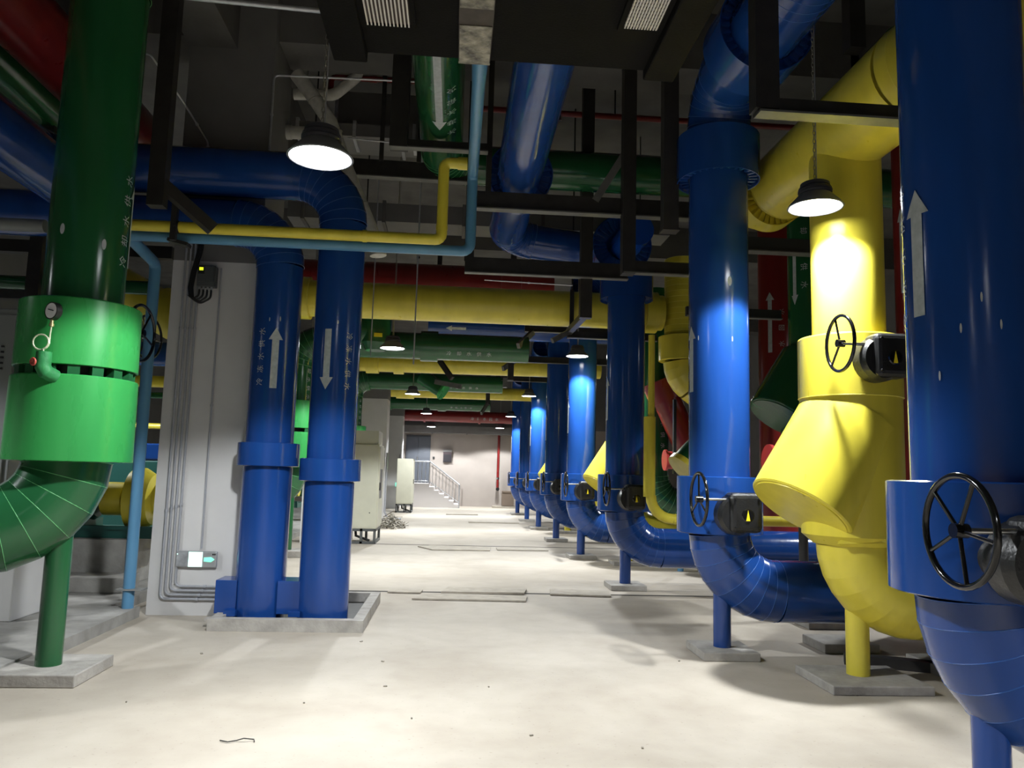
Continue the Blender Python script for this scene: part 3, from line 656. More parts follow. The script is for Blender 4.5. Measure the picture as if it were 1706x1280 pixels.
green_riser('third green riser, behind the right blue riser of the pair', 20.8, False, 3.45)
green_riser('fourth green riser, far away beside the narrow column', 28.0, False, 3.5)
pad(GX + 0.0, 5.80, 'wide concrete pad under the post of the huge green riser', 0.62, 0.60, 0.085)
pad(GX, 13.5, 'concrete pad under the post of the second green riser', 0.6, 0.5, 0.11)
part('rear_gearbox', MB().bb((-2.98, 6.28, 2.40), (-2.72, 6.44, 2.68)), CAST, tg, 0.03)
part('rear_drum', MB().cyl((-2.85, 6.15, 2.52), (-2.85, 6.66, 2.57), 0.09, n=20), CAST, tg)
part('rear_shaft', MB().cyl((-2.95, 6.60, 2.585), (-2.66, 6.60, 2.585), 0.013, n=10), CHROME, tg)
hand_wheel((-2.66, 6.60, 2.585), (1, -0.08, 0), 0.235, 5, tg, 0.3)
# pressure gauge set on the green joint
g = thing('pressure_gauge', 'round white pressure gauge with coiled tube and red valve on the huge green riser', 'gauge', (-2.74, 5.36, 2.2))
gx, gy, gz = -2.745, 5.345, 2.505
part('gauge_case', MB().lathe([(0, 0.0), (0.058, 0.0), (0.060, -0.004), (0.060, 0.035), (0.05, 0.045), (0, 0.045)], (gx, gy - 0.02, gz), (0.42, 0.9, 0), 32), BLACK, g)
part('dial', MB().lathe([(0, 0), (0.052, 0)], (gx - 0.0015, gy - 0.0235, gz), (0.42, 0.9, 0), 32), DIAL, g)
part('needle', MB().bar((gx - 0.022, gy - 0.018, gz + 0.010), (gx + 0.020, gy - 0.036, gz - 0.002), 0.006, 0.006), BLACK, g)
part('fitting', MB().cyl((gx, gy, gz - 0.09), (gx, gy, gz - 0.055), 0.012, n=8).cyl((gx, gy, gz - 0.105), (gx, gy, gz - 0.085), 0.016, n=6), BRASS, g)
cc = Vector((gx - 0.055, gy, gz - 0.215))
pts = [Vector((gx, gy, gz - 0.10)), Vector((gx - 0.004, gy, gz - 0.16))] + [cc + Vector((0.052 * cos(a), -0.012 * k / 20, 0.052 * sin(a))) for k, a in [(k, 0.25 - 2 * pi * k / 22 * 1.22) for k in range(23)]]
pts = pts + [Vector((gx - 0.03, gy - 0.01, gz - 0.285))]
part('coiled_tube', MB().tube(pts, 0.006, 8), mat('pale_brass_tube', (0.62, 0.66, 0.45), 0.3, 0.5), g)
part('lagged_elbow', MB().tube(arc((gx - 0.03, gy, gz - 0.28), (0, 0, -1), (0.55, 0.5, -0.6), 0.12, 4)[:1] + [Vector((gx - 0.03, gy, gz - 0.29)), Vector((gx - 0.03, gy, gz - 0.38)), Vector((gx - 0.015, gy + 0.01, gz - 0.415)), Vector((gx + 0.02, gy + 0.07, gz - 0.44))], 0.048, 16), mat('lagging_green', (0.02, 0.17, 0.05), 0.6, 0, 0.3, 0.2, 20, 0.4, 40), g)
wv = part('valve_wheel', MB().torus((gx - 0.065, gy - 0.06, gz - 0.355), (0.42, 0.9, 0.1), 0.022, 0.007, 16, 6), REDW, g)
for k_ in range(4):
    a = k_ * pi / 4 * 2
    part('petal', MB().cyl((gx - 0.065, gy - 0.06, gz - 0.355), (gx - 0.065 + 0.022 * cos(a), gy - 0.06 - 0.01 * cos(a), gz - 0.355 + 0.022 * sin(a)), 0.005, n=6), REDW, wv)
part('stem', MB().cyl((gx - 0.065, gy - 0.062, gz - 0.355), (gx - 0.045, gy - 0.01, gz - 0.355), 0.008, n=8), BRASS, g)

# ------------------------------------------------------------------ overhead runs
def hpipe(label, p0, p1, r, m, name='overhead_pipe', group=None, collars=(), caps=True, cm=None, extra=0.045):
    p0 = Vector(p0); p1 = Vector(p1); t = thing(name, label, 'pipe', p0, group)
    part('pipe', MB().cyl(p0, p1, r, n=CIRC), m, t)
    d = (p1 - p0)
    for a, b in collars:
        part('collar', MB().cyl(p0 + d * a, p0 + d * b, r + extra, n=CIRC), cm or m, t)
    return t
def ribbed_flange(p0, ax, r, R, L, m, parent, ribs=30):
    """wide collar whose open face toward -ax shows folded ribs"""
    ax_, u, v = basis(ax); p0 = Vector(p0)
    mb = MB().lathe([(r, 0.05), (R - 0.03, 0.05), (R - 0.01, 0), (R, 0), (R, L), (R - 0.02, L + 0.01), (r, L + 0.01)], p0, ax, 48)
    for k in range(ribs):
        a = 2 * pi * k / ribs; e = u * cos(a) + v * sin(a); s = ax_.cross(e)
        rot = Matrix((e, s, ax_)).transposed()
        mb.box(p0 + e * (r + R) / 2 + ax_ * 0.035, (R - r - 0.02, 0.025, 0.03), rot)
    return part('ribbed_flange', mb, m, parent)
# blue header over the right row
t = hpipe('big blue overhead header running toward the camera above the right row', (RX, 5.85, 5.04), (RX, 0.2, 5.04), 0.285, BLUE)
ribbed_flange((RX, 5.50, 5.04), (0, 1, 0), 0.285, 0.385, 0.40, BLUE, t)
part('elbow', gore_mesh([(RX, 5.0, 5.04), (RX, 4.9, 5.04), (RX, 4.8, 5.04), (RX, 4.7, 5.04), (RX, 4.6, 5.04)], 0.289, CIRC), [BLUE, BLUE_S], t)
part('lower_saddle', MB().cyl((RX, 6.23, 5.04), (RX, 5.88, 5.04), 0.30, n=CIRC), BLUE, t)
# blue middle overhead run with elbow to the third riser
t = hpipe('glossy blue overhead pipe running down the middle of the aisle under the ceiling', (0.62, 3.0, 4.87), (0.62, 10.1, 4.80), 0.25, BLUE)
ribbed_flange((0.64, 8.35, 4.87), (0, 1, 0), 0.25, 0.37, 0.34, BLUE, t)
p = arc((0.62, 10.1, 4.80), (0, 1, 0), (0.9, 0.0, -0.15), 0.38, 7)
part('elbow', gore_mesh(p, 0.25, CIRC), [BLUE, BLUE_S], t)
part('crossing_pipe', MB().cyl(p[-1], (2.2, 10.5, 4.62), 0.24, n=CIRC), BLUE, t)
t = hpipe('blue tee head with round flange on top of the third blue riser', (2.18, 10.05, 4.60), (2.18, 10.9, 4.60), 0.27, BLUE, name='pipe_tee')
ribbed_flange((2.14, 9.85, 4.57), (0, 1, 0), 0.2, 0.40, 0.22, BLUE, t)
part('branch_pipe', MB().cyl((2.20, 9.2, 4.57), (2.20, 9.95, 4.57), 0.2, n=CIRC), BLUE_D, t)
# green middle overhead run turning right
t = hpipe('dark green overhead pipe with white arrow and text, left of the glossy blue one', (-0.27, 3.0, 5.30), (-0.27, 8.85, 5.30), 0.245, GRN)
p = arc((-0.27, 8.85, 5.30), (0, 1, 0), (1, 0, 0), 0.40, 7)
part('elbow', gore_mesh(p, 0.25, CIRC), [GRN, GRN_S], t)
part('crossing_pipe', MB().cyl(p[-1], (7.5, 9.25, 5.30), 0.245, n=CIRC), GRN, t)
def ufn(u, s):
    a = radians(-90) + u / 0.245
    return Vector((-0.27 + 0.25 * cos(a), s, 5.30 + 0.25 * sin(a)))
arrow(lambda u, s: ufn(u, s), 6.3, 7.75, t, 0.07, 0.15, 0.18)
letters('冷却水供水', lambda u, s: ufn(u + 0.13, s), 6.95, 7.85, t, 0.11)
hpipe('dark green overhead header at the upper right, running toward the camera', (3.98, 8.95, 5.33), (3.98, 1.0, 5.33), 0.27, GRN, collars=((0.3, 0.34),))
# yellow header above the big yellow riser
t = hpipe('big yellow overhead header crossing above the yellow riser, round end cap facing the lamp', (3.06, 6.88, 4.30), (3.06, 4.75, 4.30), 0.335, YEL)
part('end_cap', MB().lathe([(0, 0.10), (0.20, 0.085), (0.30, 0.04), (0.338, 0)], (3.06, 6.86, 4.30), (0, 1, 0), 40), YEL, t)
ribbed_flange((3.06, 7.10, 4.30), (0, 1, 0), 0.2, 0.32, 0.22, YEL, t)
part('cap_stub', MB().cyl((3.06, 6.9, 4.3), (3.06, 7.6, 4.3), 0.2, n=32), YEL, t)
p = arc((3.06, 4.75, 4.30), (0, -1, 0), (1, 0, 0.12), 0.36, 7)
part('elbow', gore_mesh(p, 0.335, CIRC), [YEL, YEL_S], t)
part('rising_pipe', MB().cyl(p[-1], p[-1] + Vector((1.6, 0, 0.19)), 0.33, n=CIRC), YEL, t)
# left overhead headers
hpipe('dark red overhead header at the upper left corner', (-3.75, 1.0, 5.2), (-3.75, 9.0, 5.2), 0.30, RED)
hpipe('very dark green overhead header between the red and blue ones at the upper left', (-4.6, 1.0, 5.42), (-4.6, 9.0, 5.42), 0.25, GRN)
hpipe('blue overhead header at the upper left passing behind the huge green riser', (-3.62, 0.5, 4.02), (-3.62, 7.5, 4.02), 0.235, BLUE)
hpipe('grey cable tunnel tube at the left edge below the blue header', (-6.5, 6.1, 3.33), (-3.25, 6.1, 3.32), 0.05, CABG, name='conduit_pipe')
hpipe('small green pipe at the left edge behind the huge green riser', (-7.5, 8.6, 3.42), (-3.4, 8.6, 3.42), 0.075, GRN, name='small_pipe')

# crossing pipes of each bay
T = 'yellow pipes crossing the aisle'
hpipe('nearest big yellow pipe crossing the aisle behind the blue risers', (-3.2, 11.1, 3.93), (3.02, 11.1, 3.93), 0.262, YEL, 'crossing_pipe', T, ((0.13, 0.17), (0.955, 0.985)))
hpipe('second yellow pipe crossing the aisle, below the dark green one', (-2.4, 17.98, 3.98), (3.4, 17.98, 4.0), 0.22, YEL, 'crossing_pipe', T, ((0.05, 0.10), (0.16, 0.2)))
hpipe('third yellow pipe crossing the aisle, thin in the distance', (-1.98, 23.6, 3.90), (3.4, 23.6, 3.90), 0.19, YEL, 'crossing_pipe', T, ((0.03, 0.13),))
t = hpipe('dark red pipe crossing the aisle above the nearest yellow one', (-3.9, 12.6, 4.60), (1.55, 12.6, 4.62), 0.30, RED, 'crossing_pipe', None, ((0.84, 0.88), (0.90, 0.985)), extra=0.03)
t = hpipe('red pipe crossing in front of the far wall', (-4.0, 31.75, 3.74), (5.0, 31.75, 3.74), 0.235, RED, 'crossing_pipe', None, ((0.3, 0.31), (0.55, 0.56)))
def rfn(u, s):
    a = radians(-160) + u / 0.235
    return Vector((s, 31.75 + 0.245 * cos(a), 3.74 + 0.245 * sin(a)))
letters('冷却水回水', rfn, 0.7, 1.7, t, 0.14)
t = hpipe('dark blue pipe crossing the aisle with a small white arrow, behind the yellow one', (-0.6, 15.3, 4.40), (3.5, 15.3, 4.40), 0.24, BLUE, 'crossing_pipe')
def bfn(u, s):
    a = radians(-160) + u / 0.24
    return Vector((s, 15.3 + 0.245 * cos(a), 4.40 + 0.245 * sin(a)))
arrow(bfn, 0.15, -0.25, t, 0.05, 0.11, 0.12)
# green fittings left of the second crossing pipe
t = thing('valve_assembly', 'green rounded strainer hanging over the small lamp behind the right blue riser', 'valve', (-1.3, 13.0, 3.3))
part('body', MB().lathe([(0, -0.26), (0.16, -0.22), (0.24, -0.1), (0.25, 0.1), (0.25, 0.5)], (-1.35, 12.6, 3.65), (0, 0, 1), 32), GRN, t)
part('branch', MB().cyl((-1.9, 12.6, 3.75), (-1.3, 12.6, 3.75), 0.22, n=32), GRN, t)
part('hanger', MB().cyl((-1.6, 12.6, 3.9), (-1.6, 12.6, 6.9), 0.012, n=6), STEEL, t)
part('valve_tag', MB().bb((-1.35, 12.33, 3.62), (-1.22, 12.36, 3.68)), INDIC, t)
t = thing('valve_assembly', 'green strainer with bright end farther down, under the second yellow pipe', 'valve', (-1.0, 19.5, 3.3))
part('body', MB().cyl((-0.9, 19.9, 3.9), (-0.35, 19.7, 3.55), 0.20, n=28), GRN, t)
part('hanger', MB().cyl((-0.6, 19.8, 3.7), (-0.6, 19.8, 6.9), 0.012, n=6), STEEL, t)
part('cover', MB().cyl((-0.35, 19.7, 3.55), (-0.31, 19.685, 3.525), 0.24, n=28), GRNB, t)

# yellow riser with spiral seams in the gap beside the bright blue riser
t = thing('riser_pipe_run', 'yellow pipe with ringed seams, collar and sloping bend, left of the bright blue riser', 'pipe', (3.30, 11.1, 0))
p = [(3.34, 11.1, z_) for z_ in [4.75 - 0.085 * q for q in range(15)]]
part('riser_pipe', gore_mesh(p, 0.27, CIRC), [YEL, YEL_S], t)
part('collar', collar_mesh(3.34, 11.1, 3.21, 3.58, 0.355, 0.2), YEL, t)
p = arc((3.34, 11.1, 3.21), (0, 0, -1), (0.80, 0, -0.60), 0.40, 4)
part('bend', gore_mesh(p, 0.285, CIRC, seam=False), [YEL, YEL_S], t)
part('sloping_pipe', MB().cyl(p[-1], p[-1] + Vector((0.8, 0, -0.6)) * 0.7, 0.285, n=CIRC), YEL, t)
t = thing('small_pipe_run', 'thin yellow pipe running down and bending right beside the third blue riser', 'pipe', (2.47, 9.5, 0))
part('vertical_pipe', MB().cyl((2.47, 9.55, 1.28), (2.47, 9.55, 3.3), 0.042, n=16), YEL, t)
part('sleeve', MB().cyl((2.45, 9.55, 1.25), (2.45, 9.55, 2.25), 0.075, n=16), YEL, t)
p = arc((2.47, 9.55, 1.26), (0, 0, -1), (1, 0, 0), 0.28, 6); part('elbow', MB().tube(p, 0.065, 16), YEL, t)
part('horizontal_pipe', MB().cyl(p[-1], p[-1] + Vector((3, 0, 0)), 0.065, n=16), YEL, t)
t = thing('riser_pipe_run', 'dark green riser with bent foot in the gap between the third and second blue risers', 'pipe', (3.27, 12.4, 0))
part('riser_pipe', MB().cyl((3.27, 12.4, 1.5), (3.27, 12.4, 4.6), 0.22, n=32), GRN, t)
p = arc((3.27, 12.4, 1.5), (0, 0, -1), (1, 0, 0), 0.42, 8); part('bottom_elbow', gore_mesh(p, 0.23, 32), [GRN, GRN_S], t)
part('horizontal_pipe', MB().cyl(p[-1], p[-1] + Vector((2.5, 0, 0)), 0.22, n=32), GRN, t)
letters('冷却水供水', vpipe(3.27, 12.4, 0.22, radians(-70)), 2.7, 2.0, t, 0.09)
part('support_post', MB().cyl((3.7, 12.4, 0), (3.7, 12.4, 0.95), 0.05, n=16), LBL, t, label='light blue support post')
t = thing('strainer_branch', 'slanted dark green strainer end left of the bright blue riser', 'strainer', (3.3, 10.0, 1.9))
part('body', MB().cyl((3.55, 10.0, 2.15), (3.02, 9.9, 1.62), 0.23, n=32), GRN, t); part('end_ring', MB().cyl((3.04, 9.905, 1.64), (2.99, 9.895, 1.59), 0.25, n=32), YEL, t, label='yellow end ring')
t = thing('valve_actuator', 'bright red motor actuator in the gap left of the bright blue riser', 'actuator', (3.12, 11.0, 1.7))
part('motor', MB().cyl((3.03, 10.85, 1.74), (3.24, 10.85, 1.74), 0.125, n=24), PINK, t); part('flange', MB().cyl((3.0, 10.85, 1.74), (3.03, 10.85, 1.74), 0.15, n=24), PINK, t)
part('bracket', MB().bb((3.09, 10.69, 1.55), (3.13, 10.75, 2.6)), BLACK, t)
t = thing('valve_actuator', 'red motor actuator just right of the bright blue riser behind the yellow strainer', 'actuator', (3.75, 9.0, 1.6))
part('motor', MB().cyl((3.50, 8.3, 1.70), (4.1, 8.3, 1.70), 0.16, n=28), PINK, t); part('flange', MB().cyl((3.46, 8.3, 1.70), (3.50, 8.3, 1.70), 0.19, n=28), PINK, t)
part('stand', MB().cyl((3.85, 8.3, 0.0), (3.85, 8.3, 1.6), 0.05, n=12), STEEL, t)
t = thing('red_bend', 'dark red sloping pipe behind the ringed yellow pipe', 'pipe', (3.5, 11.2, 2.3))
part('pipe', MB().cyl((3.3, 12.0, 2.85), (3.8, 12.0, 1.75), 0.22, n=28), RED, t); part('collar', MB().cyl((3.22, 12.0, 3.03), (3.36, 12.0, 2.72), 0.28, n=28), RED, t)

# ------------------------------------------------------------------ small pipes
t = thing('small_pipe_run', 'thin bright yellow pipe crossing in front of the blue risers, stepping up beside the lamp', 'pipe', (-1.5, 7.05, 3.66))
def smooth_path(pts, R, n=5):
    P = [Vector(p) for p in pts]; out = [P[0]]
    for i in range(1, len(P) - 1):
        d0 = (P[i] - P[i - 1]).normalized(); d1 = (P[i + 1] - P[i]).normalized()
        k = R * math.tan(d0.angle(d1) / 2)
        out += arc(P[i] - d0 * k, d0, d1, R, n)
    return out + [P[-1]]
part('pipe', MB().tube(smooth_path([(-3.6, 7.05, 3.655), (-0.19, 7.05, 3.655), (-0.19, 7.05, 4.41), (0.02, 7.05, 4.41)], 0.06, 4), 0.052, 16), YEL, t)
for x in (-2.6, -0.9): part('elbow_sleeve' if x > -1 else 'clamp', MB().cyl((x - 0.02, 7.05, 3.655), (x + 0.02, 7.05, 3.655), 0.058, n=16), YEL if x > -1 else STEEL, t)
part('end_coupling', MB().cyl((-0.06, 7.05, 4.41), (0.03, 7.05, 4.41), 0.06, n=16), YEL, t)
part('corner_sleeve', MB().cyl((-0.19, 7.05, 3.75), (-0.19, 7.05, 3.79), 0.056, n=16), YEL, t)
t = thing('small_pipe_run', 'light blue pipe crossing under the thin yellow one, then down beside the grey column', 'pipe', (-3.0, 7.9, 0))
part('pipe', MB().tube(smooth_path([(0.085, 4.9, 4.36), (0.085, 7.2, 4.36), (0.085, 7.2, 3.60), (-3.3, 7.2, 3.60)], 0.08, 4), 0.050, 16), LBL, t)
part('drop_pipe', MB().tube(smooth_path([(-3.10, 7.2, 3.60), (-3.10, 7.9, 3.52), (-3.10, 7.9, 0.0)], 0.08, 4), 0.055, 16), LBL, t)
part('flared_end', MB().cyl((0.085, 4.9, 4.36), (0.085, 5.45, 4.36), 0.062, 0.05, n=16), LBL, t)
part('pipe_clamp', MB().bar((-3.2, 7.9, 0.28), (-2.95, 7.9, 0.28), 0.14, 0.015), CABG, t)

# ------------------------------------------------------------------ steel frames
def frame(label, bars, loc, m=STEEL, group=None, name='pipe_hanger'):
    t = thing(name, label, 'pipe hanger', loc, group)
    for b in bars:
        nm, p0, p1, wd, ht = b[:5]
        part(nm, MB().bar(p0, p1, wd, ht), b[5] if len(b) > 5 else m, t)
    return t
def chan(p0, p1, wd=0.12, ht=0.13, nm='beam'):
    p0 = Vector(p0); p1 = Vector(p1)
    return [(nm, p0, p1, wd * 0.5, ht), ('lower_flange', p0 - Vector((0, 0.03, ht / 2)), p1 - Vector((0, 0.03, ht / 2)), wd * 0.7, 0.014, STEEL2)]  # flange in lighter steel: light from below put into its colour
frame('black steel hanger frame right of the glossy blue overhead pipe, hooked at its foot', [
    ('post', (1.80, 8.0, 3.66), (1.80, 8.0, 6.9), 0.14, 0.14)] + chan((1.74, 8.0, 3.74), (2.75, 8.0, 3.74), 0.14, 0.14), (1.8, 8, 3.7))
frame('black steel hanger post in front of the second blue riser top, with flanged foot', [
    ('post', (1.92, 6.8, 3.78), (1.92, 6.8, 6.9), 0.14, 0.12), ('foot_plate', (1.84, 6.8, 3.77), (2.0, 6.8, 3.77), 0.14, 0.02)], (1.92, 6.8, 3.8))
frame('long black channel beam under the glossy blue overhead pipe', chan((0.08, 8.12, 4.44), (3.4, 8.12, 4.44), 0.16, 0.20) + [('hanger', (0.27, 8.1, 4.4), (0.27, 8.1, 6.9), 0.06, 0.06), ('brace', (1.45, 8.1, 4.5), (1.8, 8.1, 5.1), 0.05, 0.08, STEEL2)], (1.5, 8.1, 4.4))
frame('black steel post and channel beam right of the top of the second blue riser', [
    ('post', (1.92, 4.6, 3.86), (1.92, 4.6, 6.9), 0.155, 0.12)] + chan((1.86, 4.6, 3.885), (3.4, 4.6, 3.885), 0.16, 0.11), (1.92, 4.6, 3.86))
frame('black hanger post behind the lamp chain at the upper right', [
    ('post', (2.92, 5.3, 4.75), (2.92, 5.3, 6.9), 0.12, 0.12), ('brace', (2.92, 5.35, 5.2), (3.6, 5.35, 6.3), 0.05, 0.09)], (2.92, 5.3, 4.8))
frame('black steel frame in front of the third blue riser top, with two cross members', [
    ('post', (1.58, 9.4, 3.45), (1.58, 9.4, 6.9), 0.15, 0.12)] + chan((0.05, 9.35, 4.05), (2.1, 9.35, 4.05), 0.14, 0.20) + chan((1.58, 10.95, 3.52), (2.9, 10.95, 3.52), 0.12, 0.10) + [('arm', (1.58, 9.4, 3.50), (1.6, 10.95, 3.56), 0.08, 0.08), ('hanger', (0.10, 9.4, 4.1), (0.10, 9.4, 6.9), 0.12, 0.12)], (1.58, 9.4, 3.5))
frame('grey cross beam under the yellow end cap between the bright blue and yellow risers', chan((2.7, 8.3, 4.15), (4.6, 8.3, 4.15), 0.2, 0.17) + [('hanger', (4.55, 8.3, 4.1), (4.55, 8.3, 6.9), 0.1, 0.1)], (3.4, 8.3, 4.1), STEEL3)
frame('grey lower cross beam in front of the red riser beside the green one', chan((2.9, 9.5, 3.62), (4.15, 9.5, 3.62), 0.12, 0.12) + [('hanger', (3.0, 9.5, 3.6), (3.0, 9.5, 6.9), 0.06, 0.06)], (3.8, 9.5, 3.6), STEEL3)
frame('black hanger frame left of the dark green overhead pipe', [
    ('post', (-0.71, 8.0, 4.93), (-0.71, 8.0, 6.9), 0.19, 0.16)] + chan((-0.80, 8.0, 4.98), (0.25, 8.0, 4.98), 0.14, 0.10), (-0.7, 8, 4.95))
frame('dark steel beam crossing behind the lamp chain and the yellow step pipe', chan((-1.9, 9.12, 5.14), (0.05, 9.12, 5.12), 0.16, 0.22) + [('hanger', (-1.0, 9.0, 5.2), (-1.0, 9.0, 6.9), 0.05, 0.05), ('hanger', (-0.55, 9.0, 5.2), (-0.55, 9.0, 6.9), 0.05, 0.05)], (-1, 9.0, 5.1))
frame('black steel post at the upper left beside the huge green riser, foot braced', [
    ('post', (-2.66, 6.7, 3.72), (-2.66, 6.7, 6.9), 0.14, 0.115), ('brace', (-2.66, 6.7, 3.95), (-2.25, 6.95, 3.62), 0.10, 0.10), ('strap', (-2.62, 7.02, 3.52), (-2.62, 7.02, 3.9), 0.05, 0.05), ('clip', (-2.68, 7.1, 3.54), (-2.5, 7.1, 3.50), 0.12, 0.03)], (-2.66, 6.7, 3.7))
frame('black hanger carrying the second yellow crossing pipe', [
    ('post', (-0.46, 16.6, 3.95), (-0.46, 16.6, 6.9), 0.10, 0.10), ('arm', (-0.46, 16.6, 3.98), (-0.1, 16.3, 3.46), 0.08, 0.10), ('foot', (-0.46, 16.5, 3.4), (0.1, 16.2, 3.28), 0.06, 0.10, STEEL2)], (-0.4, 16.6, 3.9))
frame('dark hanger strap around the second yellow and green crossing pipes', [
    ('post', (1.12, 15.9, 3.42), (1.12, 15.9, 6.9), 0.12, 0.12), ('foot', (1.0, 15.8, 3.45), (1.0, 15.8, 3.25), 0.08, 0.12, STEEL2)], (1.1, 15.9, 3.4))
frame('black strap hanger on the nearest yellow crossing pipe near the third blue riser', [
    ('strap', (1.62, 10.80, 3.55), (1.62, 10.80, 4.15), 0.06, 0.03), ('arm', (1.32, 10.6, 3.36), (1.66, 10.8, 3.58), 0.05, 0.07, STEEL2), ('rod', (1.62, 10.8, 4.1), (1.62, 10.8, 6.9), 0.02, 0.02)], (1.4, 9.6, 3.2))
frame('dark channel beams above the fourth and fifth blue risers', chan((1.2, 13.7, 4.12), (3.6, 13.7, 4.12), 0.14, 0.14) + chan((1.3, 17.1, 4.05), (3.6, 17.1, 4.05), 0.14, 0.14) + [('hanger', (1.35, 13.7, 4.1), (1.35, 13.7, 6.9), 0.12, 0.12), ('hanger', (1.35, 17.1, 4.1), (1.35, 17.1, 6.9), 0.12, 0.12), ('arm', (1.35, 17.1, 4.05), (1.0, 16.6, 3.75), 0.06, 0.10, STEEL2), ('arm', (1.35, 13.7, 4.05), (1.05, 13.2, 3.7), 0.06, 0.10, STEEL2)], (2, 15, 4))
frame('dark channel beams above the sixth and seventh blue risers', chan((1.2, 20.66, 4.05), (3.6, 20.66, 4.05), 0.14, 0.16) + chan((1.3, 24.0, 4.05), (3.6, 24.0, 4.05), 0.14, 0.16) + [('hanger', (1.3, 20.8, 4.1), (1.3, 20.8, 6.9), 0.14, 0.14), ('hanger', (1.3, 24.1, 4.1), (1.3, 24.1, 6.9), 0.14, 0.14)], (2, 22, 4))
frame('dark hanger with slanted foot on the third yellow crossing pipe', [
    ('post', (0.95, 22.9, 3.5), (0.95, 22.9, 6.9), 0.12, 0.12), ('arm', (0.95, 22.9, 3.55), (0.75, 22.4, 3.2), 0.06, 0.10, STEEL2)], (0.95, 22.9, 3.5))
frame('dark steel posts of the left machine side beyond the huge green riser', [
    ('post', (-4.6, 8.55, 0.1), (-4.6, 8.55, 6.9), 0.14, 0.14), ('beam', (-9, 8.9, 3.9), (-3.3, 8.9, 3.9), 0.12, 0.14), ('beam', (-9, 12.5, 4.1), (-3.3, 12.5, 4.1), 0.12, 0.16)], (-4.6, 8.9, 3.9))

# ------------------------------------------------------------------ low black duct with grilles over the aisle
t = thing('air_duct', 'wide black insulated duct overhead with two white grilles and a brown centre strap', 'duct', (0.2, 3.6, 4.1))
part('duct_body', MB().bb((-0.70, 0.3, 4.10), (1.18, 4.62, 4.25)), DUCT, t)
for x0, x1, z in ((-0.84, -0.63, 4.04), (1.13, 1.33, 4.04)):
    part('side_rail', MB().bb((x0, 0.3, z), (x1, 4.64, 4.27)), DUCT, t, 0.01)
part('centre_strap', MB().bb((-0.06, 0.3, 4.085), (0.14, 4.64, 4.10)), BROWN, t)
mb = MB()
for (ya, yb) in ((4.22, 4.64), (3.96, 4.05)):
    mb.bb((-0.055, ya, 4.079), (0.135, yb, 4.087))
part('foil_patch', mb, FOIL, t)
part('foil_end', MB().bb((-0.06, 4.62, 4.08), (0.14, 4.645, 4.25)), FOIL, t)
def grille(x0, x1, y0, y1, cross):
    g_ = part('grille', MB().bb((x0 - 0.03, y1, 4.075), (x1 + 0.03, y1 + 0.03, 4.10)).bb((x0 - 0.03, y0 - 0.03, 4.075), (x1 + 0.03, y0, 4.10)).bb((x0 - 0.03, y0, 4.075), (x0, y1, 4.10)).bb((x1, y0, 4.075), (x1 + 0.03, y1, 4.10)), DUCT, t)
    n = 12
    for k in range(n):
        x = x0 + (x1 - x0) * (k + 0.5) / n
        part('slat', MB().bb((x - 0.0045, y0, 4.072), (x + 0.0045, y1, 4.082)), GRILLE, g_)
    if cross:
        for k in range(16):
            y = y0 + (y1 - y0) * (k + 0.5) / 16
            part('cross_slat', MB().bb((x0, y - 0.003, 4.080), (x1, y + 0.003, 4.088)), GRILLE, g_)
    part('grille_back', MB().bb((x0, y0, 4.090), (x1, y1, 4.096)), mat('dark_brown_grille_metal', (0.06, 0.04, 0.03), 0.6), g_)  # brown plate behind the slats
grille(-0.60, -0.34, 3.75, 4.27, False)
grille(0.89, 1.09, 3.60, 4.13, True)
# grey duct and fittings beyond
t = thing('air_duct', 'grey rectangular duct under the ceiling behind the left lamp', 'duct', (-1.2, 10.2, 5.8))
part('duct_body', MB().bb((-1.72, 9.8, 5.84), (-0.2, 10.4, 6.45)), COLU, t)
for x in (-1.72, -0.86): part('flange', MB().bb((x, 9.76, 5.81), (x + 0.04, 10.44, 6.49)), GALV, t)
t = thing('air_duct', 'pale grey flat duct crossing under the ceiling behind the left lamp', 'duct', (-1.2, 9.7, 5.7))
part('duct_body', MB().bb((-2.1, 9.3, 5.62), (-0.62, 9.7, 5.78)), COLU, t)
for x in (-1.9, -0.9): part('hanger', MB().cyl((x, 9.5, 5.7), (x, 9.5, 6.9), 0.01, n=6), STEEL, t)
for x in (-2.1, -1.4, -0.66): part('flange', MB().bb((x, 9.27, 5.59), (x + 0.04, 9.73, 5.81)), GALV, t)
t = thing('air_duct', 'long grey duct far behind the thin yellow pipe, under the ceiling', 'duct', (-0.5, 11.9, 5.3))
part('duct_body', MB().bb((-2.6, 11.3, 5.20), (3.2, 11.85, 5.48)), COLU, t)
for x in (-2.2, 2.8): part('hanger', MB().cyl((x, 11.6, 5.4), (x, 11.6, 6.9), 0.01, n=6), STEEL, t)
for x in (-2.4, -1.2, 0, 1.2, 2.4): part('flange', MB().bb((x, 11.26, 5.17), (x + 0.05, 11.89, 5.51)), CEILM, t)
t = thing('white_pipe', 'white insulated flexible pipe bending down behind the left lamp', 'pipe', (-1.5, 8.95, 5))
part('hose', MB().tube(smooth_path([(-2.0, 8.72, 6.08), (-1.84, 8.72, 5.88), (-1.58, 8.72, 5.52), (-1.37, 8.72, 4.97), (-1.03, 8.72, 4.2), (-0.95, 8.72, 3.96)], 0.2, 3), 0.085, 14), WHITE, t)
for p_ in ((-1.76, 8.72, 5.77), (-1.52, 8.72, 5.38), (-1.18, 8.72, 4.53)): part('band', MB().torus(p_, (0.4, 0, -0.9), 0.087, 0.006, 20, 6), CHAIN, t)
part('end_cuff', MB().cyl((-0.96, 8.72, 4.02), (-0.95, 8.72, 3.94), 0.095, n=16), WHITE, t)
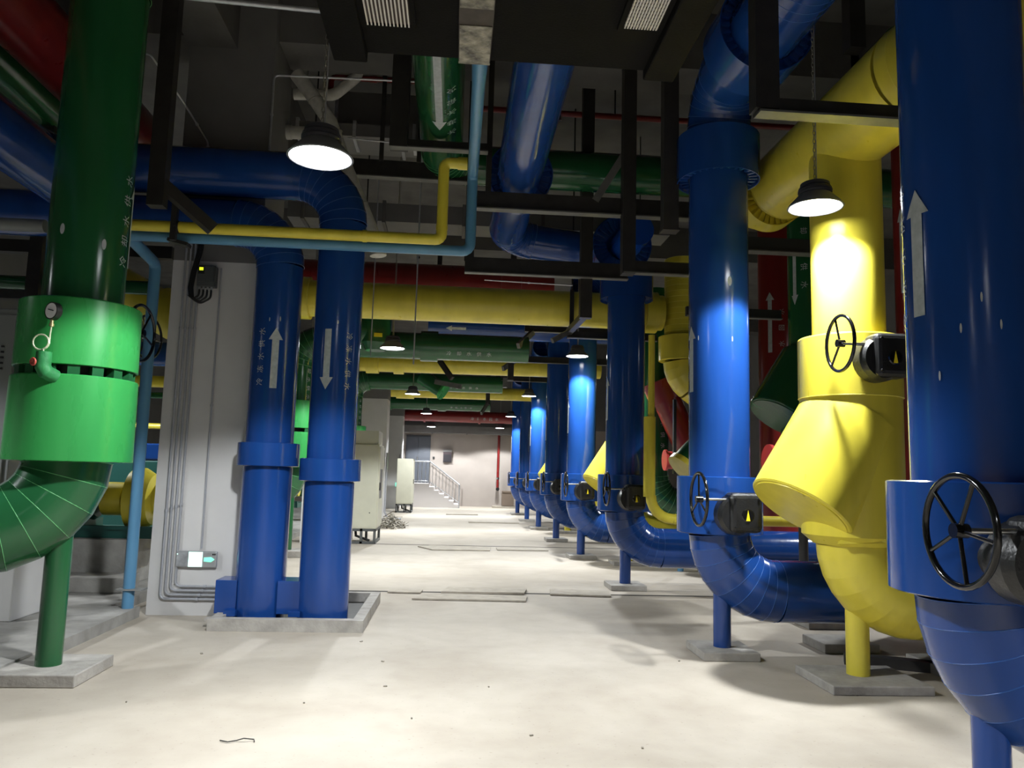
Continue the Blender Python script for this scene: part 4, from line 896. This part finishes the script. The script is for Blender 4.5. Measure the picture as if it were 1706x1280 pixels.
t = thing('white_pipe', 'short white insulated pipe near the ceiling left of the lamp chain', 'pipe', (-2, 9.05, 6.1))
part('pipe', MB().tube(smooth_path([(-2.1, 9.1, 6.02), (-1.62, 9.1, 6.04), (-1.35, 9.1, 6.3), (-1.35, 9.1, 6.6)], 0.15, 4), 0.07, 14), WHITE, t)
for x in (-1.95, -1.75): part('hanger', MB().cyl((x, 9.1, 6.1), (x, 9.1, 6.85), 0.01, n=6), CHAIN, t)
t = thing('white_pipe', 'white insulated stub pipe left of the lamp, coming out of the column', 'pipe', (-2, 8.98, 5.4))
part('pipe', MB().cyl((-2.1, 8.85, 5.42), (-1.62, 8.85, 5.42), 0.075, n=16), WHITE, t); part('cuff', MB().cyl((-2.1, 8.85, 5.42), (-2.04, 8.85, 5.42), 0.085, n=16), WHITE, t)
t = thing('fire_pipe', 'thin red sprinkler pipe under the ceiling right of the lamp chain', 'pipe', (-1.6, 9.2, 6.3))
part('pipe', MB().tube(smooth_path([(-2.1, 9.2, 6.05), (-1.68, 9.2, 6.05), (-1.68, 9.2, 6.32), (-0.1, 9.2, 6.34)], 0.05, 3), 0.035, 12), RED, t)
part('hanger', MB().bb((-0.62, 9.18, 6.25), (-0.59, 9.22, 6.6)), STEEL, t)
part('coupling', MB().cyl((-1.2, 9.2, 6.325), (-1.12, 9.2, 6.326), 0.042, n=12), RED, t)
t = thing('fire_pipe', 'dark red sprinkler pipe under the ceiling behind the glossy blue overhead pipe', 'pipe', (1, 9.7, 6.5))
part('pipe', MB().cyl((0.1, 9.75, 6.30), (5.5, 9.75, 6.30), 0.04, n=12), RED, t)
for x in (0.9, 2.0, 3.1): part('hanger', MB().cyl((x, 9.75, 6.3), (x, 9.75, 6.9), 0.012, n=6), STEEL, t)
part('sprinkler_head', MB().cyl((1.25, 9.75, 6.2), (1.25, 9.75, 6.3), 0.03, n=10), CHROME, t)
t = thing('smoke_detector', 'small white smoke detector on the ceiling right of the glossy blue overhead pipe', 'detector', (1.45, 9.0, 6.85))
part('base', MB().cyl((1.42, 8.0, 6.84), (1.42, 8.0, 6.9), 0.07, n=20), WHITE, t); part('dome', MB().lathe([(0.05, 0), (0.05, 0.03), (0.0, 0.05)], (1.42, 8.0, 6.84), (0, 0, -1), 20), WHITE, t)
def conduit(pts, label, r=0.012, m=GALV, group=None, clips=True):
    t_ = thing('conduit', label, 'conduit', pts[0], group)
    part('tube', MB().tube(smooth_path(pts, 0.05, 4) if len(pts) > 2 else [Vector(p) for p in pts], r, 8), m, t_)
    if clips:
        for i in range(len(pts) - 1):
            a = Vector(pts[i]); b = Vector(pts[i + 1]); c = (a + b) / 2; d_ = (b - a).normalized()
            part('clip', MB().cyl(c - d_ * 0.012, c + d_ * 0.012, r + 0.006, n=8), m, t_)
    return t_
conduit([(-3.4, 4.55, 4.40), (-0.90, 4.5, 4.28)], 'bright galvanised conduit at the top edge left of the black duct', 0.016)
conduit([(-2.08, 8.05, 4.8), (-2.08, 8.05, 5.70), (-0.45, 8.05, 5.73)], 'thin light conduit turning at the column corner above the left lamp', 0.012)
conduit([(-3.4, 7.0, 5.30), (-2.95, 7.0, 5.28), (-2.75, 7.4, 5.0), (-2.72, 8.05, 4.9), (-2.72, 8.05, 4.8)], 'thin conduit bending down the upper column beside the black post', 0.010)
conduit([(-3.2, 7.2, 6.0), (-2.6, 7.2, 6.0)], 'short thin conduit near the ceiling at the upper left', 0.010)
conduit([(-1.35, 8.6, 5.28), (-0.05, 8.6, 5.22)], 'thin galvanised wire conduit just behind the left lamp', 0.009)
conduit([(0.3, 9.3, 3.86), (1.4, 9.3, 3.84)], 'thin pale conduit below the black beam right of the glossy blue pipe end', 0.008)
conduit([(-0.58, 10.2, 2.9), (-0.58, 10.2, 6.9)], 'thin vertical hanging rod left of the yellow step pipe', 0.010, clips=False)
conduit([(-1.15, 10.2, 3.0), (-1.15, 10.2, 6.9)], 'thin vertical hanging rod beside the white flexible pipe end', 0.008, clips=False)
conduit([(0.35, 13.4, 4.65), (1.6, 13.4, 4.65)], 'pale thin conduit above the dark blue crossing pipe', 0.012)

# ------------------------------------------------------------------ lamps
def lamp(i, x, y, z, lab):
    t = thing('high_bay_lamp', lab, 'lamp', (x, y, z), 'high-bay lamps')
    R = 0.195; n = 40
    part('shade', MB().lathe([(R, 0.0), (R + 0.006, 0.004), (R - 0.012, 0.03), (0.112, 0.105), (0.105, 0.11), (0.1, 0.105), (R - 0.012, 0.012), (R - 0.006, 0.001)], (x, y, z), (0, 0, 1), n), SHADE, t)
    pr = [(0.0, 0.104), (0.118, 0.104), (0.122, 0.12), (0.108, 0.126), (0.122, 0.132), (0.116, 0.152), (0.096, 0.158), (0.108, 0.164), (0.104, 0.186), (0.085, 0.197), (0.03, 0.200), (0.0, 0.200)]
    part('housing', MB().lathe(pr, (x, y, z), (0, 0, 1), n), HOUSE, t)
    part('diffuser', MB().lathe([(0.0, -0.004), (0.10, -0.002), (R - 0.014, 0.006), (R - 0.016, 0.010), (0.0, 0.012)], (x, y, z), (0, 0, 1), n), DIFF, t)
    part('eye_ring', MB().torus((x, y, z + 0.215), (1, 0, 0), 0.018, 0.004, 14, 6), CHAIN, t)
    top = 6.85
    mb = MB(); zz = z + 0.23; k = 0
    pitch = 0.034 if y < 7 else 0.12
    while zz < top:
        if y < 7:
            c = Vector((x, y, zz + 0.017)); ax = Vector((1, 0, 0)) if k % 2 else Vector((0, 1, 0))
            ring = [c + Vector((0, 0, 1)) * 0.021 * sin(a) + ax.cross(Vector((0, 0, 1))) * 0.009 * cos(a) for a in [2 * pi * q / 8 for q in range(8)]]
            mb.tube(ring, 0.0032, 4, closed=True)
        else: mb.cyl((x, y, zz), (x, y, zz + pitch), 0.006, n=5)
        zz += pitch; k += 1
    ch = part('chain', mb, CHAIN, t); ch['kind'] = 'stuff'
    part('cord', MB().cyl((x + 0.014, y, z + 0.198), (x + 0.016, y, 6.88), 0.004, n=6), GALV, t)
    part('canopy', MB().cyl((x, y, top + 0.0), (x, y, top + 0.05), 0.04, n=12), STEEL, t)
    l = bpy.data.lights.new('lamp_light', 'SPOT'); l.energy = LAMP_W; l.color = LAMP_COL; l.shadow_soft_size = 0.10
    l.spot_size = radians(139); l.spot_blend = 0.18
    lo = bpy.data.objects.new('lamp_light', l); COL.objects.link(lo); lo.location = (x, y, z - 0.02)
    lo['kind'] = 'helper'
for i, a in enumerate(LAMPS): lamp(i, *a)

# ------------------------------------------------------------------ column fixtures
cg = 'four grey conduits running down the column'
FY = 8.085
for i in range(4):
    xa = -2.87 + i * 0.047; zb = 0.16 + i * 0.042
    conduit([(xa, FY, 4.05), (xa, FY, 3.9), (xa, FY, 1.9), (xa, FY, zb), (-2.15, FY, zb)],
            ['outermost', 'second', 'third', 'innermost'][i] + ' of the four parallel grey conduits down the left edge of the nearest column', 0.012, WCOND, cg)
conduit([(-2.50, FY, 3.55), (-2.50, FY, 0.66)], 'single grey conduit down the middle of the nearest column to the exit sign', 0.010, WCOND)
t = thing('exit_sign', 'lit exit sign with green arrow low on the nearest column', 'sign', (-2.52, 8.08, 0.55))
part('plate', MB().bb((-2.735, 8.06, 0.475), (-2.335, 8.095, 0.635)), SIGNP, t, 0.012)
part('lit_panel', MB().bb((-2.61, 8.055, 0.482), (-2.475, 8.062, 0.628)), SIGNW, t)
mb = MB(); y_ = 8.056
mb.add([(-2.46, y_, 0.535), (-2.39, y_, 0.53), (-2.355, y_, 0.555), (-2.39, y_, 0.58), (-2.46, y_, 0.575), (-2.46, y_ + .004, 0.535), (-2.39, y_ + .004, 0.53), (-2.355, y_ + .004, 0.555), (-2.39, y_ + .004, 0.58), (-2.46, y_ + .004, 0.575)], [(0, 1, 2, 3, 4), (9, 8, 7, 6, 5), (0, 5, 6, 1), (1, 6, 7, 2), (2, 7, 8, 3), (3, 8, 9, 4), (4, 9, 5, 0)])
part('arrow', mb, SIGNG, t)
part('mark', MB().bb((-2.38, 8.055, 0.598), (-2.366, 8.06, 0.613)).bb((-2.361, 8.055, 0.598), (-2.348, 8.06, 0.613)), BLACK, t)
part('lamp_dot', MB().cyl((-2.72, 8.055, 0.605), (-2.72, 8.062, 0.605), 0.006, n=10), SIGNW, t)
part('glass_strip', MB().bb((-2.725, 8.056, 0.49), (-2.62, 8.061, 0.62)), mat('frosted_sign_part', (0.30, 0.31, 0.32), 0.25, 0, 0.5, 0.35, 12), t)
tag(build('exit_sign', MB().bb((-2.095, 8.28, 0.50), (-2.08, 8.50, 0.66)), SIGNG, origin=(-2.09, 8.4, 0.5)), 'edge of a lit green sign on the right side of the nearest column', 'sign')
t = thing('control_box', 'grey drive box with lit yellow screen and looping black cables high on the column', 'control box', (-2.63, 8.05, 3.45))
part('case', MB().bb((-2.71, 7.99, 3.33), (-2.53, 8.09, 3.55)), VFD, t, 0.006)
part('cover', MB().bb((-2.70, 7.975, 3.375), (-2.54, 7.992, 3.54)), VFD, t)
part('bezel', MB().bb((-2.695, 7.968, 3.455), (-2.635, 7.977, 3.535)), BLACK, t)
part('screen', MB().bb((-2.685, 7.964, 3.49), (-2.645, 7.969, 3.522)), LCD, t)
for k in range(4):
    part('gland', MB().cyl((-2.69 + k * 0.04, 8.03, 3.29), (-2.69 + k * 0.04, 8.03, 3.335), 0.012, n=8), GALV, t)
    x = -2.69 + k * 0.04; xo = -2.80 + k * 0.012
    pts = [(x, 8.03, 3.31), (x + 0.0, 8.02, 3.24 - 0.01 * k), (x - 0.05 - 0.015 * k, 8.02, 3.19 - 0.012 * k), (xo + 0.02, 8.02, 3.22 - 0.01 * k), (xo, 8.03, 3.32), (xo + 0.02, 8.04, 3.5), (xo + 0.07, 8.05, 3.75), (xo + 0.07, 8.05, 4.1)]
    part('cable', MB().tube(smooth_path(pts, 0.05, 3), 0.011, 8), BLACK, t)
# column 3 conduits, cabinets
def cabinet(label, x0, x1, y0, y1, zb, zt, group):
    t = thing('electrical_cabinet', label, 'cabinet', ((x0 + x1) / 2, (y0 + y1) / 2, 0), group)
    part('body', MB().bb((x0, y0, zb), (x1, y1, zt)), CAB, t, 0.012)
    part('door', MB().bb((x1, y0 + 0.04, zb + 0.05), (x1 + 0.02, y1 - 0.04, zt - 0.05)), CAB, t)
    part('door_handle', MB().bb((x1 + 0.02, y0 + 0.12, (zb + zt) / 2 - 0.08), (x1 + 0.045, y0 + 0.16, (zb + zt) / 2 + 0.08)), BLACK, t)
    part('side_panel', MB().bb((x0 + 0.02, y0 - 0.006, zb + 0.03), (x1 - 0.02, y0, zt - 0.03)), CAB, t)
    sd = part('stand', MB().bb((x0, y0, zb - 0.05), (x1, y0 + 0.05, zb)).bb((x0, y1 - 0.05, zb - 0.05), (x1, y1, zb)).bb((x0, y0, 0.0), (x1, y0 + 0.05, 0.05)).bb((x1 - 0.05, y0, 0), (x1, y1, 0.05)).bb((x1 - 0.05, y0, zb - 0.05), (x1, y1, zb)), mat('dark_stand_steel', (0.08, 0.085, 0.085), 0.5), t)
    for xx in (x0, (x0 + x1) / 2, x1 - 0.05):
        for yy in (y0, y1 - 0.05): part('stand_leg', MB().bb((xx, yy, 0.0), (xx + 0.05, yy + 0.05, zb)), mat('dark_stand_steel', (0.08, 0.085, 0.085), 0.5), sd)
    part('cable', MB().tube([(x0 + 0.2, y0 + 0.2, zb), (x0 + 0.22, y0 + 0.15, 0.15), (x0 + 0.5, y0 + 0.1, 0.06)], 0.025, 8), BLACK, t)
    return t
c1 = cabinet('tall beige electrical cabinet on a steel stand, nearest, right of the blue risers', -2.15, -1.52, 15.9, 16.9, 0.30, 2.0, 'beige electrical cabinets')
part('top_box', MB().bb((-2.05, 15.95, 2.0), (-1.55, 16.8, 2.28)), CAB, c1)
part('louvre_panel', MB().bb((-1.52, 16.1, 0.9), (-1.498, 16.6, 1.5)), COLU, c1)
part('lock', MB().cyl((-1.66, 15.885, 0.62), (-1.66, 15.9, 0.62), 0.012, n=8), BLACK, c1)
cabinet('narrow beige electrical cabinet on a stand, farther down near the stairs', -2.0, -1.44, 27.7, 28.7, 0.30, 1.90, 'beige electrical cabinets')
conduit([(-2.0, 23.37, 2.0), (-2.0, 23.37, 0.25), (-1.9, 23.37, 0.05), (-1.5, 23.37, 0.05)], 'grey conduit down the third column bending onto the floor', 0.03, WCOND)
conduit([(-2.10, 30.57, 2.1), (-2.10, 30.57, 0.1)], 'grey conduit down the farthest column', 0.03, WCOND)
tag(build('exit_sign', MB().bb((-2.045, 16.0, 0.75), (-2.03, 16.3, 0.9)), SIGNG, origin=(-2.04, 16.1, 0.8)), 'small lit green sign on the second column side', 'sign')
tag(build('exit_sign', MB().bb((-2.25, 30.56, 0.85), (-2.07, 30.6, 1.0)), SIGNG, origin=(-2.2, 30.57, 0.9)), 'small lit green sign on the farthest column', 'sign')
# scrap pile
mb = MB()
for k in range(110):
    a = random.uniform(0, 2 * pi); rr = random.random() ** 0.7
    x = -1.62 + 0.42 * rr * cos(a); y = 20.6 + 0.8 * rr * sin(a); z = 0.02 + (1 - rr) * random.uniform(0.0, 0.42)
    rot = Matrix.Rotation(random.uniform(0, pi), 3, 'Z') @ Matrix.Rotation(random.uniform(-0.6, 0.6), 3, 'Y')
    L_ = random.uniform(0.15, 0.45)
    mb.box((x, y, max(z, 0.03)), (L_, 0.035, 0.012), rot)
tag(build('scrap_pile', mb, SCRAP, origin=(-1.6, 20.6, 0)), 'heap of cable and metal offcuts on the floor behind the nearest beige cabinet', 'scrap pile', kind='stuff')
tag(build('wire_scrap', MB().tube([(-1.22, 4.50, 0.006), (-1.17, 4.47, 0.008), (-1.13, 4.50, 0.006), (-1.09, 4.49, 0.02), (-1.04, 4.51, 0.008), (-1.03, 4.48, 0.006)], 0.003, 6), STEEL, origin=(-1.15, 4.5, 0)), 'thin bent scrap of wire on the floor close to the camera', 'wire')
mb = MB()
for (x, y, s_) in ((-1.95, 6.5, .03), (-0.5, 6.3, .022), (-0.42, 5.6, .025), (-0.2, 4.9, .015), (0.5, 4.6, .02), (-2.0, 5.2, .012), (0.3, 5.6, .012), (-0.9, 5.2, .012), (1.1, 4.4, .02), (-0.75, 7.0, .025), (1.9, 6.4, .015), (2.9, 5.45, .018)):
    mb.box((x, y, 0.004), (s_, s_ * .6, 0.008), Matrix.Rotation(x * 7, 3, 'Z'))
tag(build('floor_debris', mb, SCRAP, origin=(0, 5.5, 0)), 'tiny crumbs of debris scattered on the near floor', 'debris', kind='stuff')

# ------------------------------------------------------------------ machines left
def pump(label, x, y, zb, sgn=1, col=TEAL, group=None, plinth=None):
    """horizontal pump: base frame, motor (far from aisle), coupling guard, volute (towards aisle when sgn=1)"""
    t = thing('pump', label, 'pump', (x, y, zb), group)
    s = sgn
    part('base_frame', MB().bb((x - 0.95 * 1, y - 0.33, zb), (x + 0.75, y + 0.33, zb + 0.10)).bb((x - 0.95, y - 0.36, zb + 0.10), (x + 0.75, y - 0.28, zb + 0.14)), col, t)
    zc = zb + 0.44
    part('motor', MB().lathe([(0, 0), (0.2, 0.0), (0.27, 0.04), (0.28, 0.62), (0.22, 0.70), (0.07, 0.72), (0.07, 0.80)], (x - s * 0.85, y, zc), (s, 0, 0), 32), MOTOR, t)
    m_ = MB()
    for k in range(24):
        a = 2 * pi * k / 24; m_.box((x - s * 0.5, y + 0.30 * cos(a), zc + 0.30 * sin(a)), (0.5, 0.012, 0.05), Matrix.Rotation(a - pi / 2, 3, 'X'))
    part('cooling_fins', m_, MOTOR, t)
    part('terminal_box', MB().bb((x - s * 0.5 - 0.12, y - 0.12, zc + 0.28), (x - s * 0.5 + 0.12, y + 0.12, zc + 0.45)), TEAL, t, 0.01)
    part('coupling_guard', MB().cyl((x - s * 0.08, y, zc), (x + s * 0.16, y, zc), 0.20, n=28), YEL, t, label='yellow coupling guard')
    part('volute', MB().lathe([(0, 0), (0.12, 0.0), (0.2, 0.03), (0.36, 0.08), (0.38, 0.2), (0.30, 0.33), (0.2, 0.36), (0.2, 0.55), (0, 0.55)], (x + s * 0.16, y, zc), (s, 0, 0), 36), YEL, t, label='yellow insulated volute')
    part('feet', MB().bb((x - s * 0.7 - 0.1, y - 0.25, zb + 0.10), (x - s * 0.7 + 0.1, y + 0.25, zb + 0.2)).bb((x - s * 0.3 - 0.1, y - 0.25, zb + 0.10), (x - s * 0.3 + 0.1, y + 0.25, zb + 0.2)), MOTOR, t)
    return t
tag(build('concrete_plinth', MB().bb((-5.6, 9.25, 0.1), (-3.66, 10.6, 0.62)), CONCD, origin=(-4.5, 9.3, 0.1), bevel=0.01), 'concrete plinth under the pump behind the huge green riser', 'plinth')
tag(build('concrete_plinth', MB().bb((-6.0, 8.75, 0.1), (-3.5, 9.2, 0.26)), CONCD, origin=(-4.5, 8.8, 0.1), bevel=0.01), 'low concrete step in front of the pump plinth', 'plinth')
pump('pump with yellow coupling and dark green motor on a plinth behind the huge green riser', -4.1, 9.75, 0.62)
tag(build('concrete_plinth', MB().bb((-5.6, 16.9, 0.1), (-3.66, 18.2, 0.62)), CONCD, origin=(-4.5, 17, 0.1)), 'concrete plinth under the second pump far on the left side', 'plinth')
pump('second pump farther away on the left side, seen left of the column', -4.1, 17.5, 0.62)
tag(build('concrete_plinth', MB().bb((-5.4, 7.15, 0.1), (-3.78, 8.0, 0.66)), COLM, origin=(-4.5, 7.2, 0.1), bevel=0.01), 'pale plinth block at the left edge under the grey cabinet', 'plinth')
t = thing('control_cabinet', 'grey control cabinet with rows of small vents at the left edge', 'cabinet', (-4.6, 7.5, 0.66))
part('body', MB().bb((-5.4, 7.2, 0.66), (-3.95, 7.9, 2.86)), CABG, t, 0.01)
part('front_panel', MB().bb((-5.3, 7.18, 0.75), (-4.0, 7.2, 2.8)), CABG, t)
mb = MB(); m2 = MB()
for i in range(2):
    for k in range(5): (mb if i == 0 else m2).bb((-4.16 + i * 0.06, 7.170, 2.30 + k * 0.05), (-4.135 + i * 0.06, 7.182, 2.318 + k * 0.05))
part('indicator_row', mb, DIAL, t); part('vent_row', m2, BLACK, t)
t = thing('butterfly_valve', 'valve with black spoked handwheel behind the light blue drop pipe', 'valve', (-3.9, 8.8, 2.87))
part('body', MB().cyl((-4.1, 8.62, 2.87), (-3.8, 8.62, 2.87), 0.16, n=24), BLUE, t)
part('shaft', MB().cyl((-3.8, 8.62, 2.87), (-3.40, 8.62, 2.87), 0.014, n=10), CHROME, t)
hand_wheel((-3.40, 8.62, 2.87), (1, -0.25, 0), 0.24, 3, t, 1.0)
t = thing('sloping_pipe', 'yellow pipe with bulging bend between the huge green riser and the column', 'pipe', (-3.8, 9.6, 3.5))
part('pipe', MB().cyl((-4.9, 9.9, 4.05), (-3.5, 9.7, 3.30), 0.24, n=32), YEL, t)
part('collar', MB().cyl((-3.72, 9.73, 3.42), (-3.40, 9.69, 3.25), 0.29, n=32), YEL, t)
hpipe('dark blue pipe behind the black handwheel left of the column', (-7, 10.5, 2.95), (-3.2, 10.5, 2.95), 0.16, BLUE)
hpipe('yellow pipe low behind the light blue drop pipe left of the column', (-7, 10.2, 2.55), (-3.2, 10.2, 2.55), 0.075, YEL, 'small_pipe')
hpipe('thin green pipe just under the yellow one left of the column', (-7, 10.3, 2.38), (-3.2, 10.3, 2.38), 0.04, GRN, 'small_pipe')
hpipe('second thin yellow pipe farther back left of the column', (-8, 14.0, 2.15), (-3.2, 14.0, 2.15), 0.05, YEL, 'small_pipe')
tag(build('machine_cover', MB().bb((-5.4, 12.2, 1.55), (-4.4, 13.2, 1.80)), BLUE, origin=(-4.9, 12.5, 1.6), bevel=0.02), 'blue machine cover behind the light blue drop pipe', 'cover')
tag(build('machine_housing', MB().bb((-5.4, 12.2, 0.1), (-4.3, 13.2, 1.54)), TEAL, origin=(-4.9, 12.5, 0.1), bevel=0.02), 'teal machine housing under the blue cover left of the column', 'housing')
for (x, y, c, lab) in ((-5.0, 14.5, YEL, 'yellow vertical pipe far on the left machine side'), (-4.3, 16.0, WHITE, 'white vertical pipe far on the left machine side'), (-6.4, 13.2, GRN, 'green vertical pipe far on the left machine side'), (-5.6, 18.5, BLUE, 'blue vertical pipe far on the left machine side'), (-5.6, 22.2, YEL, 'second yellow vertical pipe deep on the left machine side')):
    t = thing('riser_pipe_run', lab, 'pipe', (x, y, 0.1)); part('pipe', MB().cyl((x, y, 0.1), (x, y, 4.5), 0.14, n=24), c, t); part('flange', MB().cyl((x, y, 1.3), (x, y, 1.42), 0.2, n=24), c, t)
# machines right (glimpsed between the risers)
for i, (x, y) in enumerate(((8.2, 7.4), (8.2, 11.6), (8.2, 15.6), (8.2, 19.6))):
    tag(build('concrete_plinth', MB().bb((x - 1.2, y - 0.6, 0.0), (x + 1.0, y + 0.6, 0.25)), CONCD, origin=(x, y, 0), bevel=0.01), ('nearest', 'second', 'third', 'fourth')[i] + ' concrete plinth deep on the right machine side', 'plinth')
    pump(('nearest', 'second', 'third', 'fourth')[i] + ' pump deep on the right machine side behind the risers', x, y, 0.25, -1, TEAL)
for i, (x, y, z) in enumerate(((3.55, 6.95, 0.3), (3.9, 8.0, 0.3), (4.1, 6.2, 0.3))):
    pad(x, y, ('small concrete slab under the horizontal pipe of the bright blue riser', 'concrete slab behind the yellow post on the right', 'dark edged concrete slab at the right under the yellow pipe')[i], 0.5, 0.45, 0.08)
tag(build('steel_channel', MB().bar((3.3, 6.4, 0.04), (4.4, 5.9, 0.04), 0.12, 0.08), STEEL, origin=(3.8, 6.1, 0)), 'black steel channel lying on the floor behind the yellow post', 'channel')
# supports for the long horizontal pipes
for i, (x, y, z, m_) in enumerate(((4.6, 6.65, 0.28, BLUE), (4.6, 10.42, 0.28, BLUE), (4.8, 14.05, 0.28, BLUE), (4.8, 17.45, 0.28, BLUE), (4.8, 3.3, 0.28, BLUE))):
    tag(build('pipe_support', MB().cyl((x, y, 0.0), (x, y, z + 0.03), 0.06, n=16), m_, origin=(x, y, 0)), 'short blue post under the horizontal pipe of the ' + ('second', 'third', 'fourth', 'fifth', 'nearest')[i] + ' blue riser', 'support', 'short posts under the horizontal blue pipes')
